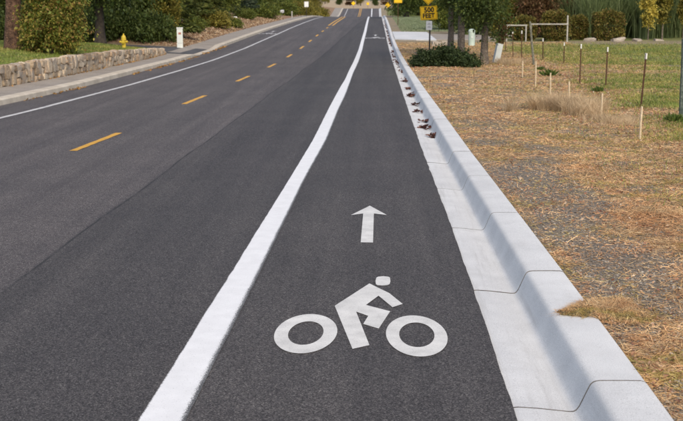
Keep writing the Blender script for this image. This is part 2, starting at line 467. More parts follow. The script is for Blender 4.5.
# ------------------------------------------------------------------ road geometry data (metres; +Y runs up the road)
_PY = [-20, 0, 50, 60, 75, 91, 110, 130, 150, 165, 190, 215, 235, 255, 283, 292, 310, 400, 600, 2500]
_PZ = [0, 0, .01, .07, .25, .42, .56, .64, .63, .43, -.1, -.6, -.7, -.36, .95, 1.0, 1.05, 1.7, 2.4, 6]
_gy = np.linspace(-30, 330, 1441); _gz = np.interp(_gy, _PY, _PZ)
_k = np.exp(-np.linspace(-2, 2, 33) ** 2); _k /= _k.sum()
_gz = np.convolve(np.pad(_gz, 16, mode='edge'), _k, 'valid')
def prof(y):
    y = np.asarray(y, float)
    return np.where(y < 325, np.interp(y, _gy, _gz), np.interp(y, _PY, _PZ))
def side_prof(y):     # the land beside the road does not follow the dip
    return np.interp(y, [-20, 50, 75, 110, 150, 300, 400, 600, 2500], [0, .01, .25, .56, .66, 1.1, 1.7, 2.4, 6])
def curve(ys, xs):
    g = np.linspace(ys[0], ys[-1], 1200); v = np.interp(g, ys, xs)
    k = np.exp(-np.linspace(-2, 2, 13) ** 2); k /= k.sum()
    v2 = np.convolve(np.pad(v, 6, mode='edge'), k, 'valid')
    v2[:8] = v[:8]
    return lambda y: np.interp(y, g, v2)
gut = curve([-10, 6.4, 12.3, 18.9, 29.6, 48.7, 68.5, 110, 150, 300], [.80, .79, .785, .73, .69, .65, .62, .62, .66, .66])
kback = curve([-10, 6, 9, 16, 17.6, 25, 29.5, 44, 55, 70, 150, 300], [1.63, 1.58, 1.55, 1.44, 1.41, 1.33, 1.27, 1.13, 1.07, 1.04, 1.15, 1.15])
lkerb = curve([-10, 0, 10, 18, 27, 32.6, 47.4, 60, 83, 95, 130, 150, 300], [-12.2, -10.9, -9.8, -9.15, -8.5, -8.10, -7.75, -7.78, -7.7, -7.6, -7.5, -7.55, -7.6])
walk = curve([-10, 0, 10, 20, 31, 36.75, 47, 51, 58, 77, 105, 125, 150, 300], [-14, -12.7, -11.6, -10.65, -9.73, -9.25, -8.97, -8.97, -9.2, -9.2, -8.9, -8.9, -9.0, -9.5])
edgeln = curve([0, 10, 18, 23.9, 25.9, 34, 41.3, 47.4, 60, 80, 119, 140, 150, 255, 300], [-9.6, -8.65, -8.0, -7.6, -7.43, -6.97, -6.74, -6.62, -6.52, -6.42, -6.45, -6.5, -6.5, -6.55, -6.55])
centre = curve([-10, 10, 19, 21, 28, 30, 36, 38, 44, 46, 51, 60, 75, 100, 130, 150, 255, 300], [-6.3, -5.2, -4.74, -4.6, -4.39, -4.28, -4.10, -4.03, -3.86, -3.83, -3.77, -3.73, -3.72, -3.70, -3.75, -3.95, -3.5, -3.5])
WALL_H = lambda y: np.interp(y, [10, 27, 37, 43, 47, 51], [.50, .50, .54, .46, .36, .22])
DRIVE0, DRIVE1 = 51.6, 58.2

def terr(x, y):
    x = np.asarray(x, float); y = np.asarray(y, float)
    sp = side_prof(y); rp = prof(y)
    # right of the kerb
    s = x - kback(y)
    w = sstep(0.5, 14, s)
    zr = rp * (1 - w) + sp * w + .125 + .05 * (fnoise(x, y, .35, 3) - .5) * sstep(.1, 1.2, s) + .035 * (fnoise(x, y, 2.6, 3) - .5) * sstep(.05, .5, s)
    # left of the walk
    d = walk(y) - x
    w2 = sstep(0.5, 10, d)
    base = rp * (1 - w2) + sp * w2 + .13
    lawn = base + WALL_H(y) - .03 + .10 * np.clip(d - .3, 0, 2.5) + .03 * np.clip(d - 2.8, 0, 30)
    bank = base + np.interp(y, [100, 130], [.20, .09]) * np.clip(d, 0, 4) + .03 * np.clip(d - 4, 0, 30)
    drv = base + .03 * np.clip(d, 0, 30)
    a = sstep(DRIVE0 + .4, DRIVE0 - .6, y); b = sstep(DRIVE1 - .5, DRIVE1 + 2.5, y)
    zl = lawn * a + bank * b + drv * np.clip(1 - a - b, 0, 1) + .05 * (fnoise(x, y, .8, 3) - .5) * sstep(.4, 1.5, d)
    zl = np.where(d < .12, base - .06, zl)
    mid = rp - .25 + sstep(286, 292, y) * .25
    out = np.where(s >= 0, zr, np.where(d >= 0, zl, mid))
    out = out + sstep(310, 500, y) * 2.0 * (fnoise(x, y, .01, 3) - .45)
    return out
def tz(x, y): return float(terr(x, y))

def strip(name, xl, xr, ys, z, mat, parent=None, edge_noise=0.0, uv=True, seed=0):
    """a thin sheet between two edge curves"""
    ys = np.asarray(ys, float)
    a = xl(ys); b = xr(ys)
    if edge_noise:
        a = a + edge_noise * (fnoise(ys, ys * 0 + seed, 5.0, 4) - .5) * 2; b = b + edge_noise * (fnoise(ys, ys * 0 + seed + 40, 5.0, 4) - .5) * 2
    cols = 9 if uv else 2
    V = []
    ts = np.linspace(0, 1, cols)
    for t in ts:
        x = a + (b - a) * t
        V.append(np.stack([x, ys, prof(ys) + z], 1))
    V = np.stack(V, 1).reshape(-1, 3)
    n = len(ys)
    idx = np.arange(n * cols).reshape(n, cols)
    F = np.stack([idx[:-1, :-1], idx[:-1, 1:], idx[1:, 1:], idx[1:, :-1]], -1).reshape(-1, 4)
    me = mesh_np(name, V, F, mat)
    u = me.uv_layers.new(name='UVMap')
    li = np.empty(len(me.loops), np.int32); me.loops.foreach_get('vertex_index', li)
    uvv = np.stack([ts[li % cols], ys[li // cols] * .1], 1).astype(np.float32)
    u.data.foreach_set('uv', uvv.ravel())
    return link(name, me, None, parent)

def yrange(a, b, s0=.25, g=.012):
    r = [a]
    while r[-1] < b: r.append(r[-1] + max(s0, abs(r[-1]) * g))
    r[-1] = b
    return np.array(r)

# ------------------------------------------------------------------ ground sheet
def build_ground():
    ys = np.concatenate([np.arange(-14, 3, 1.0), yrange(3, 2600, .11, .009)])
    ro = np.concatenate([[0, .04, .1], np.arange(.2, 4.0, .1), np.geomspace(4.1, 1600, 60)])
    lo = np.concatenate([[0, .1, .14, .2, .3], np.geomspace(.45, 1600, 55)])
    cols = []
    for o in lo[::-1]: cols.append(walk(np.minimum(ys, 299)) - o)
    mid0 = walk(np.minimum(ys, 299)); mid1 = kback(np.minimum(ys, 299))
    for t in (.02, .35, .7, .985): cols.append(mid0 + (mid1 - mid0) * t)
    for o in ro: cols.append(mid1 + o + 1e-4)
    X = np.stack(cols, 1); Y = np.repeat(ys[:, None], X.shape[1], 1)
    Z = terr(X, Y)
    V = np.stack([X, Y, Z], -1).reshape(-1, 3)
    n, c = X.shape
    idx = np.arange(n * c).reshape(n, c)
    F = np.stack([idx[:-1, :-1], idx[:-1, 1:], idx[1:, 1:], idx[1:, :-1]], -1).reshape(-1, 4)
    me = mesh_np('ground', V, F, MAT['ground'], smooth=True)
    masks = zones(X.ravel(), Y.ravel())
    for k, v in masks.items():
        at = me.attributes.new(k, 'FLOAT', 'POINT')
        at.data.foreach_set('value', v.astype(np.float32))
    return tag(link('ground', me), kind='structure')
def zones(x, y):
    s = x - kback(np.minimum(y, 299)); d = walk(np.minimum(y, 299)) - x
    nz = fnoise(x, y, .9, 4) - .5; nb = fnoise(x, y, .25, 3) - .5
    R = s >= 0; Lf = d >= 0
    # right: fenced lawn begins a few metres off the kerb, ragged dry edge; far lawns past the driveway
    edge = np.interp(y, [5, 15, 25, 35, 45, 60], [2.6, 2.9, 3.5, 4.2, 4.9, 5.0])
    band = fnoise(x * .22 + 40, y, .42, 4) - .5
    green = sstep(-.5, 1.2, s - edge + nz * 2.4 + nb * 2) * np.clip(.85 + nb * 1.2 - 6.0 * np.clip(band + .01, 0, 1), .10, 1)
    green = np.where(y > 82, sstep(.9, 1.6, s + nz), green)
    soil = sstep(.80, .30, np.abs(s - .50 + nz * .9)) * sstep(.30, .50, fnoise(x, y, .40, 4) + .08) * .97 * sstep(30, 17, y)
    soil = np.maximum(soil, .8 * sstep(.58, .70, fnoise(x, y, 1.7, 4)) * sstep(4, 1, s))
    g = np.where(R, green, 0.0); so = np.where(R, soil, 0.0)
    lawnL = sstep(DRIVE0 + .2, DRIVE0 - .3, y)
    g = np.where(Lf, lawnL * np.clip(.95 + nb, 0, 1), g)
    mul = np.where(Lf, sstep(DRIVE1 - .2, DRIVE1 + .5, y), 0.0)
    tan = sstep(286, 300, y)
    return dict(green=g, soil=so, mulch=mul, tan=tan)
build_ground()

# ------------------------------------------------------------------ road and paint
RY = yrange(-12, 290, .5, .012)
road = strip('road', lambda y: lkerb(y) - .03, lambda y: gut(y) + .014 + .022 * (fnoise(y, y * 0, 3.0, 5) - .5), np.unique(np.concatenate([RY, np.arange(3, 25, .05)])), 0.0, MAT['asphalt'])
tag(road, kind='structure')
ZP = .005
def xcurve(pts):
    ys = [p[1] for p in pts]; xs = [p[0] for p in pts]
    return curve(ys, xs)
lineL = xcurve([(-1.36, 2), (-1.32, 6.37), (-1.29, 7.43), (-1.27, 8.95), (-1.235, 10.2), (-1.215, 11.6), (-1.15, 14.8), (-1.06, 20.3), (-1.03, 26.9), (-.98, 33), (-.93, 36.5), (-.92, 41), (-.88, 47.6), (-.84, 58.5), (-.84, 67.5), (-.83, 85), (-.9, 120), (-.98, 150), (-1.05, 285)])
lineR = xcurve([(-1.08, 2), (-1.055, 6.37), (-1.035, 7.4), (-1.01, 8.9), (-.99, 10.2), (-.975, 11.6), (-.925, 15.8), (-.825, 20.3), (-.80, 26.3), (-.75, 30.4), (-.735, 39.7), (-.67, 47.6), (-.64, 58.5), (-.65, 66.6), (-.63, 84), (-.70, 120), (-.74, 150), (-.80, 285)])
strip('bike_lane_line', lineL, lineR, yrange(2, 287, .04, .004), ZP, MAT['white'], road, edge_noise=.005)
strip('shoulder_line', lambda y: edgeln(y) - .065, lambda y: edgeln(y) + .065, yrange(8, 287, .15, .006), ZP, MAT['white_old'], road, edge_noise=.012, seed=5)
dashes = [(18.65, 21.31), (27.5, 30.1), (35.6, 38.25), (43.4, 46.0), (51.4, 54.0), (59.6, 62.4), (67.4, 70.0), (75.4, 78.0), (83.4, 86.0), (91.2, 93.8), (10.5, 13.1)]
for i, (a, b) in enumerate(dashes):
    strip('centre_dash', lambda y: centre(y) - .06, lambda y: centre(y) + .06, np.linspace(a, b, 24), ZP, MAT['yellow'], road, edge_noise=.010, seed=i * 3)
for off in (-.17, .17):
    strip('centre_line', lambda y: centre(y) + off - .07, lambda y: centre(y) + off + .07, yrange(99, 287, .5, .005), ZP, MAT['yellow'], road, edge_noise=.01, seed=9)

def px_poly(pts, org, sc):
    return [G(org[0] + x / sc, org[1] + y / sc, 0.0) for x, y in pts]
def flat(name, rings, z, mat, parent, dy=0.0, dx=0.0):
    """paint of 3 mm thickness from outline points; with two rings an annulus"""
    bm = bmesh.new()
    vs = [[bm.verts.new((p.x + dx, p.y + dy, float(prof(p.y + dy)) + z)) for p in r] for r in rings]
    if len(vs) == 1:
        bm.faces.new(vs[0])
    else:
        n = len(vs[0])
        for k in range(n): bm.faces.new((vs[0][k], vs[0][(k + 1) % n], vs[1][(k + 1) % n], vs[1][k]))
    bmesh.ops.triangulate(bm, faces=bm.faces)
    bmesh.ops.recalc_face_normals(bm, faces=bm.faces)
    if bm.faces and sum(f.normal.z for f in bm.faces) < 0: bmesh.ops.reverse_faces(bm, faces=bm.faces)
    me = bpy.data.meshes.new(name); bm.to_mesh(me); bm.free()
    return link(name, me, mat, parent)
def ell(cx, cy, a, b, th, n=56):
    r = []
    for k in range(n):
        q = 2 * math.pi * k / n
        x = a * math.cos(q); y = b * math.sin(q)
        r.append((cx + x * math.cos(th) - y * math.sin(th), cy + x * math.sin(th) + y * math.cos(th)))
    return r
rider = [(220, 70), (252, 86), (318, 118), (385, 172), (334, 188), (265, 131), (203, 177), (323, 208), (266, 294), (189, 271), (214, 231), (154, 210), (220, 376), (136, 395), (48, 181)]
helmet = [(254, 42), (262, 37), (288, 34), (314, 37), (322, 42), (324, 60), (320, 74), (308, 79), (284, 81), (260, 79), (252, 74), (250, 58)]
S1 = (4.952, (325, 270))
wl_o = ell(285, 207, 224, 135, -.16); wl_i = ell(286, 203, 126, 80, -.20)
wr_o = ell(258, 223, 218, 142, .16); wr_i = ell(258, 215, 124, 86, .09)
S2 = 7.0125
arrow_pts = [(209, 53), (352, 131), (243, 119), (236, 364), (132, 362), (153, 119), (49, 132)]
def bike_symbol(dy, dx, mat):
    e = empty('bike_symbol'); e.parent = road
    flat('rider', [px_poly(rider, S1[1], S1[0])], ZP, mat, e, dy, dx)
    flat('helmet', [px_poly(helmet, S1[1], S1[0])], ZP, mat, e, dy, dx)
    flat('wheel', [px_poly(wl_o, (265, 305), S2), px_poly(wl_i, (265, 305), S2)], ZP, mat, e, dy, dx)
    flat('wheel', [px_poly(wr_o, (380, 305), S2), px_poly(wr_i, (380, 305), S2)], ZP, mat, e, dy, dx)
    flat('arrow', [px_poly(arrow_pts, (345, 200), 8.42)], ZP, mat, e, dy, dx)
bike_symbol(0, 0, MAT['thermo'])
bike_symbol(64.5, .05, MAT['white_old'])
bike_symbol(71.5, -7.05, MAT['white_old'])

# ------------------------------------------------------------------ right kerb and gutter, one piece between joints
KP = [(0, -.014), (.03, -.008), (.06, -.006), (.20, -.012), (.38, -.026), (.43, -.030), (.465, -.029), (.485, -.020), (.505, .002), (.530, .045), (.556, .092), (.575, .124), (.587, .139), (.602, .149), (.622, .155), (.65, .158), (.72, .159), (.85, .160), (.95, .159), (.978, .153), (.992, .142), (1.0, .12), (1.0, -.22), (0, -.22)]
joints = [-.9, 1.6, 4.1, 6.68, 9.55, 12.3, 15.0, 17.5, 19.95]
while joints[-1] < 150: joints.append(joints[-1] + 2.5)
kerb = tag(empty('kerb_and_gutter'), kind='structure')
def kerb_piece(y0, y1, name='kerb_section', gap=.012, nseg=5, inset=0.0, mat='concrete'):
    ys = np.linspace(y0 + gap, y1 - gap, nseg)
    P = np.array(KP)
    if inset:
        P[:, 1] -= inset; P[(P[:, 0] > .44) & (P[:, 0] < .70), 0] += inset * 1.1; P[P[:, 0] > .95, 0] -= inset
    dz = random.uniform(-.002, .002)
    V = []
    for y in ys:
        g0 = float(gut(y)); w = float(kback(y)) - g0
        V.append(np.stack([g0 + P[:, 0] * w, np.full(len(P), y), P[:, 1] + float(prof(y)) + dz], 1))
    n = len(P)
    V = np.concatenate(V)
    F = []
    for i in range(nseg - 1):
        for k in range(n):
            F.append((i * n + k, i * n + (k + 1) % n, (i + 1) * n + (k + 1) % n, (i + 1) * n + k))
    bm = bmesh.new()
    bv = [bm.verts.new(v) for v in V]
    for f in F: bm.faces.new([bv[i] for i in f])
    c0 = [bm.verts.new(v) for v in V[:n]]; c1 = [bm.verts.new(v) for v in V[-n:]]
    for c_ in (c0, c1): bm.faces.new(c_).material_index = 1
    bmesh.ops.recalc_face_normals(bm, faces=bm.faces)
    me = bpy.data.meshes.new(name); bm.to_mesh(me); bm.free()
    me.materials.append(MAT[mat]); me.materials.append(MAT['joint'])
    me.polygons.foreach_set('use_smooth', np.full(len(me.polygons), True))
    me.set_sharp_from_angle(angle=math.radians(50))
    return link(name, me, MAT[mat], kerb)
for a, b in zip(joints, joints[1:]): kerb_piece(a, b)
kerb_piece(joints[-1], 288, nseg=60)
# tooled joints: a shallow dirty groove between neighbouring sections
for j in joints[1:-1]: kerb_piece(j - .03, j + .03, 'joint_filler', 0.0, 2, .013, 'joint')

# ------------------------------------------------------------------ left kerb, walk, wall, driveway
lk = tag(empty('left_kerb'), kind='structure')
def lpiece(y0, y1, h0=.14, h1=.14, nseg=4):
    ys = np.linspace(y0 + .004, y1 - .004, nseg)
    bm = bmesh.new(); rings = []
    for i, y in enumerate(ys):
        h = h0 + (h1 - h0) * i / (nseg - 1)
        x = float(lkerb(y)); z = float(prof(y))
        pts = [(x, -.1), (x - .02, h * .8), (x - .035, h - .012), (x - .06, h + .002), (x - .30, h + .006), (x - .32, h - .01), (x - .32, -.1)]
        rings.append([bm.verts.new((a, y, z + c)) for a, c in pts])
    for A, B in zip(rings, rings[1:]):
        for k in range(7): bm.faces.new((A[k], A[(k + 1) % 7], B[(k + 1) % 7], B[k]))
    bm.faces.new(rings[0]); bm.faces.new(rings[-1])
    bmesh.ops.recalc_face_normals(bm, faces=bm.faces)
    me = bpy.data.meshes.new('kerb_section'); bm.to_mesh(me); bm.free()
    link('kerb_section', me, MAT['concrete_left'], lk)
y = 9.0
while y < 50: lpiece(y, y + 3); y += 3
lpiece(51, 53.2, .14, .03); lpiece(53.2, 58.4, .03, .03); lpiece(58.4, 60.6, .03, .14)
y = 60.6
while y < 150: lpiece(y, y + 4); y += 4
lpiece(y, 288, nseg=50)
def walk_z(x, y):
    """height of the walk above the road, dropping to the lowered kerb at the driveway"""
    h = np.interp(y, [51, 53.2, 58.4, 60.6], [.14, .03, .03, .14])
    t = np.clip((lkerb(y) - .3 - x) / 1.1, 0, 1)
    return h + (.135 - h) * t
def drape(o, fn):
    v = np.empty(len(o.data.vertices) * 3, np.float32); o.data.vertices.foreach_get('co', v); v = v.reshape(-1, 3)
    v[:, 2] = fn(v[:, 0], v[:, 1]); o.data.vertices.foreach_set('co', v.ravel()); o.data.update()
sw = strip('sidewalk', lambda y: walk(y) - .1, lambda y: lkerb(y) - .315, np.sort(np.concatenate([RY, np.linspace(51, 60.6, 25)])), .135, MAT['walk'])
drape(sw, lambda x, y: prof(y) + walk_z(x, y))
tag(sw, kind='structure')
dw = strip('driveway_left', lambda y: walk(y) - 9, lambda y: lkerb(y) - .33, np.linspace(DRIVE0 + .6, DRIVE1 - .2, 10), .145, MAT['drive'])
def _dz(x, y):
    d = walk(y) - x
    return np.where(d < .3, prof(y) + walk_z(x, y) + .008, terr(x, y) + .02)
drape(dw, _dz)
tag(dw, kind='structure')

def stone_meshes(n=10, seed=3, sub=2):
    out = []
    for i in range(n):
        bm = bmesh.new()
        bmesh.ops.create_cube(bm, size=1.0)
        bmesh.ops.subdivide_edges(bm, edges=bm.edges, cuts=sub, use_grid_fill=True)
        R = np.random.default_rng(seed + i)
        for v in bm.verts:
            c = v.co
            q = max(abs(c.x), abs(c.y), abs(c.z)) * 2
            e = sum(1 for t in c if abs(t) > .49)
            if e >= 2: c *= (.93 if e == 2 else .84)
            v.co = c + Vector(R.uniform(-.075, .075, 3))
        me = bpy.data.meshes.new('stone'); bm.to_mesh(me); bm.free()
        me.materials.append(MAT['stone'])
        me.polygons.foreach_set('use_smooth', np.full(len(me.polygons), True))
        me.set_sharp_from_angle(angle=math.radians(38))
        out.append(me)
    return out
STONES = stone_meshes()
wall = tag(empty('stone_wall'), 'low retaining wall of tan fieldstones behind the left sidewalk', 'wall')
def wall_core():
    ys = np.arange(14, 51.3, .4)
    bm = bmesh.new(); rings = []
    for y_ in ys:
        x = float(walk(y_)); z = float(prof(y_)); h = float(WALL_H(y_))
        rings.append([bm.verts.new(p) for p in ((x - .03, y_, z), (x - .06, y_, z + .13 + h - .07), (x - .30, y_, z + .13 + h - .05), (x - .32, y_, z))])
    for A, B in zip(rings, rings[1:]):
        for k in range(4): bm.faces.new((A[k], A[(k + 1) % 4], B[(k + 1) % 4], B[k]))
    bm.faces.new(rings[0]); bm.faces.new(rings[-1])
    bmesh.ops.recalc_face_normals(bm, faces=bm.faces)
    me = bpy.data.meshes.new('mortar_core'); bm.to_mesh(me); bm.free()
    link('mortar_core', me, MAT['mortar'], wall)
wall_core()
nst = 0
cur = [24.5, 24.42, 24.55]
def lay(y0, y1, f0, f1):
    """one stone from y0 to y1 filling the height fractions f0..f1 of the wall"""
    global nst
    yy = (y0 + y1) / 2
    if yy > 51.15: return
    h = float(WALL_H(yy)) + .02 + .05 * (float(vnoise(yy, 3.3, 2.3)) - .4)
    ang = math.atan2(float(walk(yy + .2) - walk(yy - .2)), .4)
    o = link('stone', random.choice(STONES), None, wall)
    o.location = (float(walk(yy)) - .09 + random.uniform(-.05, .03), yy, float(prof(yy)) + .125 + (f0 + f1) / 2 * h)
    o.scale = (random.uniform(.26, .33), (y1 - y0) * random.uniform(1.0, 1.14), (f1 - f0) * h * random.uniform(1.02, 1.16))
    o.rotation_euler = (random.uniform(-.28, .28), random.uniform(-.10, .10), -ang + random.uniform(-.16, .16))
    nst += 1
while min(cur) < 51.1:
    nr = 3 if WALL_H(min(cur)) > .40 else 2
    if nr == 2: cur[2] = 99
    r_ = cur.index(min(cur))
    fr = lambda k: k / nr + (.07 * (float(vnoise(cur[r_], k * 7.7, 1.4)) - .5) if 0 < k < nr else 0)
    up = r_ + 1 if r_ + 1 < nr else None
    if up is not None and abs(cur[up] - cur[r_]) < .11 and random.random() < .55:
        a0 = max(cur[up], cur[r_]) - .02; wd = random.uniform(.15, .30)
        lay(a0, a0 + wd, fr(r_), fr(r_ + 2)); cur[r_] = cur[up] = a0 + wd
    else:
        wd = random.uniform(.14, .40)
        lay(cur[r_], cur[r_] + wd, fr(r_), fr(r_ + 1)); cur[r_] += wd
print('stones', nst)

# ------------------------------------------------------------------ foliage tools
def leaf_quads(P, A, L, W, R, droop=.15):
    """diamond leaves at P along unit axes A with length L and half width W"""
    n = len(P)
    r = R.normal(size=(n, 3)); r -= (r * A).sum(1, keepdims=True) * A
    r /= np.linalg.norm(r, axis=1, keepdims=True) + 1e-9
    L = np.broadcast_to(np.asarray(L, float), (n,))[:, None]; W = np.broadcast_to(np.asarray(W, float), (n,))[:, None]
    mid = P + A * L * .48
    tip = P + A * L; tip[:, 2] -= (droop * L)[:, 0]
    V = np.stack([P, mid + r * W, tip, mid - r * W], 1).reshape(-1, 3)
    F = np.arange(4 * n).reshape(n, 4)
    return V, F
def unit(v): return v / (np.linalg.norm(v, axis=-1, keepdims=True) + 1e-9)
def broad_crown(seed, blobs, n, leaf=.11, clump=45, spread=.16, shell=.55, name='crown'):
    R = np.random.default_rng(seed)
    B = np.array(blobs, float)
    vol = (B[:, 3] * B[:, 4] * B[:, 5]) ** .8
    nc = max(n // clump, 8)
    bi = R.choice(len(B), nc, p=vol / vol.sum())
    d = unit(R.normal(size=(nc, 3)))
    rad = (shell + (1 - shell) * R.random((nc, 1))) * (1 + .18 * R.normal(size=(nc, 1)).clip(-1.5, 1.5))
    rad = rad + (R.random((nc, 1)) < .09) * R.random((nc, 1)) * .45      # shoots that break the outline
    inner = R.random((nc, 1)) < .22
    rad = np.where(inner, R.random((nc, 1)) ** .5 * .8, rad)
    C = B[bi, :3] + d * B[bi, 3:] * rad
    ci = R.integers(0, nc, n)
    P = C[ci] + R.normal(size=(n, 3)) * spread * (.6 + .8 * R.random((nc, 1)))[ci]
    A = unit(d[ci] * .6 + R.normal(size=(n, 3)) * .8 + np.array([0, 0, -.15]))
    L = leaf * np.exp(R.normal(size=n) * .38).clip(.4, 2.0) * .9
    V, F = leaf_quads(P, A, L, L * (.22 + .2 * R.random(n)), R)
    return mesh_np(name, V, F)
def conifer_crown(seed, h, r, n, z0=.3, needle=.20, name='crown', levels=None, tip=.04, droop=.25, dens=1.0):
    """whorls of boughs carrying needle sprays"""
    R = np.random.default_rng(seed)
    levels = levels or int(h / .38)
    bo = []
    for k in range(levels):
        z = z0 + (h - z0) * (k + R.random() * .6) / levels
        rr = r * (1 - (z - z0) / (h - z0)) ** .75 + tip
        for j in range(R.integers(5, 9)):
            a = R.random() * 6.283
            bo.append((z, a, rr * (.7 + .4 * R.random())))
    bo = np.array(bo)
    wt = bo[:, 2] / bo[:, 2].sum()
    bi = R.choice(len(bo), n, p=wt)
    t = R.random(n) ** .6
    a = bo[bi, 1]; ln = bo[bi, 2]
    dirx = np.stack([np.cos(a), np.sin(a), np.zeros(n)], 1)
    P = dirx * (ln * t)[:, None]
    P[:, 2] = bo[bi, 0] - droop * ln * t ** 1.4 + .12 * ln * t ** 3
    side = np.stack([-np.sin(a), np.cos(a), np.zeros(n)], 1)
    P += side * (R.normal(size=n) * .16 * ln * (1.05 - t * .6))[:, None]
    P[:, 2] += R.normal(size=n) * .05
    A = unit(dirx * .8 + side * R.normal(size=(n, 1)) * .7 + R.normal(size=(n, 3)) * .35 + np.array([0, 0, .05]))
    L = needle * (.6 + .7 * R.random(n))
    V, F = leaf_quads(P, A, L, L * .15, R, .1)
    return mesh_np(name, V, F)
def column_crown(seed, h, r, n, leaf=.13, name='crown'):
    """dense upright evergreen, sprays standing on its skin"""
    R = np.random.default_rng(seed)
    nc = n // 30
    z = R.random(nc); a = R.random(nc) * 6.283
    prof_ = np.interp(z, [0, .08, .35, .7, .9, 1], [.78, .95, 1.0, .8, .45, .06])
    lump = 1 + .16 * np.sin(a * 3 + z * 9 + seed) + .12 * R.normal(size=nc)
    rad = r * prof_ * lump * (.72 + .28 * R.random(nc))
    C = np.stack([np.cos(a) * rad, np.sin(a) * rad, z * h], 1)
    ci = R.integers(0, nc, n)
    P = C[ci] + R.normal(size=(n, 3)) * np.array([.07, .07, .12])
    out = np.stack([np.cos(a), np.sin(a), np.zeros(nc)], 1)[ci]
    A = unit(out * .55 + np.array([0, 0, .65]) + R.normal(size=(n, 3)) * .45)
    L = leaf * (.6 + .8 * R.random(n))
    V, F = leaf_quads(P, A, L, L * .3, R, 0)
    return mesh_np(name, V, F)
def hedge_crown(seed, w, d, h, n, leaf=.07, name='foliage'):
    R = np.random.default_rng(seed)
    v = unit(R.normal(size=(n, 3)))
    q = np.sign(v) * np.abs(v) ** .68                      # superellipsoid: a clipped, rounded block
    q /= np.maximum(1, np.abs(q).max(1, keepdims=True) * .98)
    lump = 1 + .05 * np.sin(v[:, :1] * 9 + seed) + .05 * np.sin(v[:, 1:2] * 11) + .04 * np.sin(v[:, 2:] * 13)
    P = q * np.array([w / 2, d / 2, h / 2]) * lump * (.80 + .22 * R.random((n, 1)))
    P[:, 2] += h / 2
    A = unit(v + R.normal(size=(n, 3)) * .7)
    L = leaf * (.6 + .9 * R.random(n))
    V, F = leaf_quads(P, A, L, L * .35, R)
    V = V.reshape(-1, 3); V[:, 2] = np.maximum(V[:, 2], .0)
    return mesh_np(name, V, F)
def blades(P, h, w, R, lean=.5, seg=2, flop=0.0):
    """grass blades: tapering, bent strips of `seg` pieces"""
    n = len(P)
    a = R.random(n) * 6.283
    d = np.stack([np.cos(a), np.sin(a), np.zeros(n)], 1)
    s = np.stack([-np.sin(a + .6 * R.normal(size=n)), np.cos(a), np.zeros(n)], 1)
    h = np.broadcast_to(h, (n,))[:, None]; w = np.broadcast_to(w, (n,))[:, None]
    ln = (lean * (.3 + R.random(n)))[:, None]
    fl = np.broadcast_to(flop, (n,))[:, None]
    rows = []
    for k in range(seg):
        t = k / seg
        c = P + d * h * ln * t ** 1.6 * (1 + fl) + np.array([0, 0, 1.]) * h * (t * (1 - .75 * fl) - .25 * ln * t * t)
        rows += [c - s * w * (1 - .5 * t), c + s * w * (1 - .5 * t)]
    t = 1.0
    rows.append(P + d * h * ln * (1 + fl) + np.array([0, 0, 1.]) * h * (1 * (1 - .8 * fl) - .25 * ln))
    K = 2 * seg + 1
    V = np.stack(rows, 1).reshape(-1, 3)
    b = (np.arange(n) * K)[:, None]
    Q = [b + np.array([2 * k, 2 * k + 1, 2 * k + 3, 2 * k + 2]) for k in range(seg - 1)]
    T = b + np.array([2 * seg - 2, 2 * seg - 1, 2 * seg])
    return V, ([np.concatenate(Q)] if Q else []) + [T]
def trunk_obj(h, r, mat, parent, seed, limbs=5, lean=(0, 0), flare=1.5, z_limb=.45, n=14, reach=1.6):
    R = random.Random(seed)
    m = MB()
    path = []; rad = []
    k = 9
    for i in range(k):
        t = i / (k - 1)
        path.append((lean[0] * t * h + R.uniform(-.03, .03) * h * t * .5, lean[1] * t * h + R.uniform(-.03, .03) * h * t * .5, t * h - .12))
        rad.append(r * ((1 - .72 * t) + (flare - 1) * math.exp(-t * h / .22)) * R.uniform(.96, 1.04))
    m.tube(path, rad, n)
    for j in range(limbs):
        t = z_limb + (1 - z_limb) * (j + R.random() * .7) / max(limbs, 1)
        i = min(int(t * (k - 1)), k - 2)
        p = Vector(path[i]).lerp(Vector(path[i + 1]), t * (k - 1) - i)
        a = R.random() * 6.283; ln = reach * R.uniform(.6, 1.1) * (1.15 - t * .6)
        q1 = p + Vector((math.cos(a) * ln * .5, math.sin(a) * ln * .5, ln * .28)); q2 = p + Vector((math.cos(a + .3) * ln, math.sin(a + .3) * ln, ln * .65))
        rr = r * (1 - .7 * t) * .5
        m.tube([p, q1, q2], [rr, rr * .7, rr * .25], 7)
    return m.build('trunk', mat, parent, smooth=True)
def set_mat(o, m):
    o.material_slots[0].link = 'OBJECT'; o.material_slots[0].material = m
def put_crown(me, mat, parent, scale=(1, 1, 1), rz=0.0, name='crown', z=0.0):
    if not me.materials: me.materials.append(mat)
    o = link(name, me, None, parent)
    set_mat(o, mat)
    o.scale = scale; o.rotation_euler = (0, 0, rz); o.location = (0, 0, z)
    return o
def tree(name, label, x, y, crown, mat, bark, h, r, scale=1.0, rz=0.0, cat='tree', group=None, seed=0, limbs=5, z=None, flare=1.4, reach=1.4, zs=1.0, cz=0.0, cx=0.0):
    e = empty(name, (x, y, tz(x, y) if z is None else z))
    tag(e, label, cat, group)
    if h: trunk_obj(h, r, bark, e, seed, limbs=limbs, flare=flare, reach=reach)
    o = put_crown(crown, mat, e, (scale, scale, scale * zs), rz, z=cz)
    o.location.x = cx
    return e

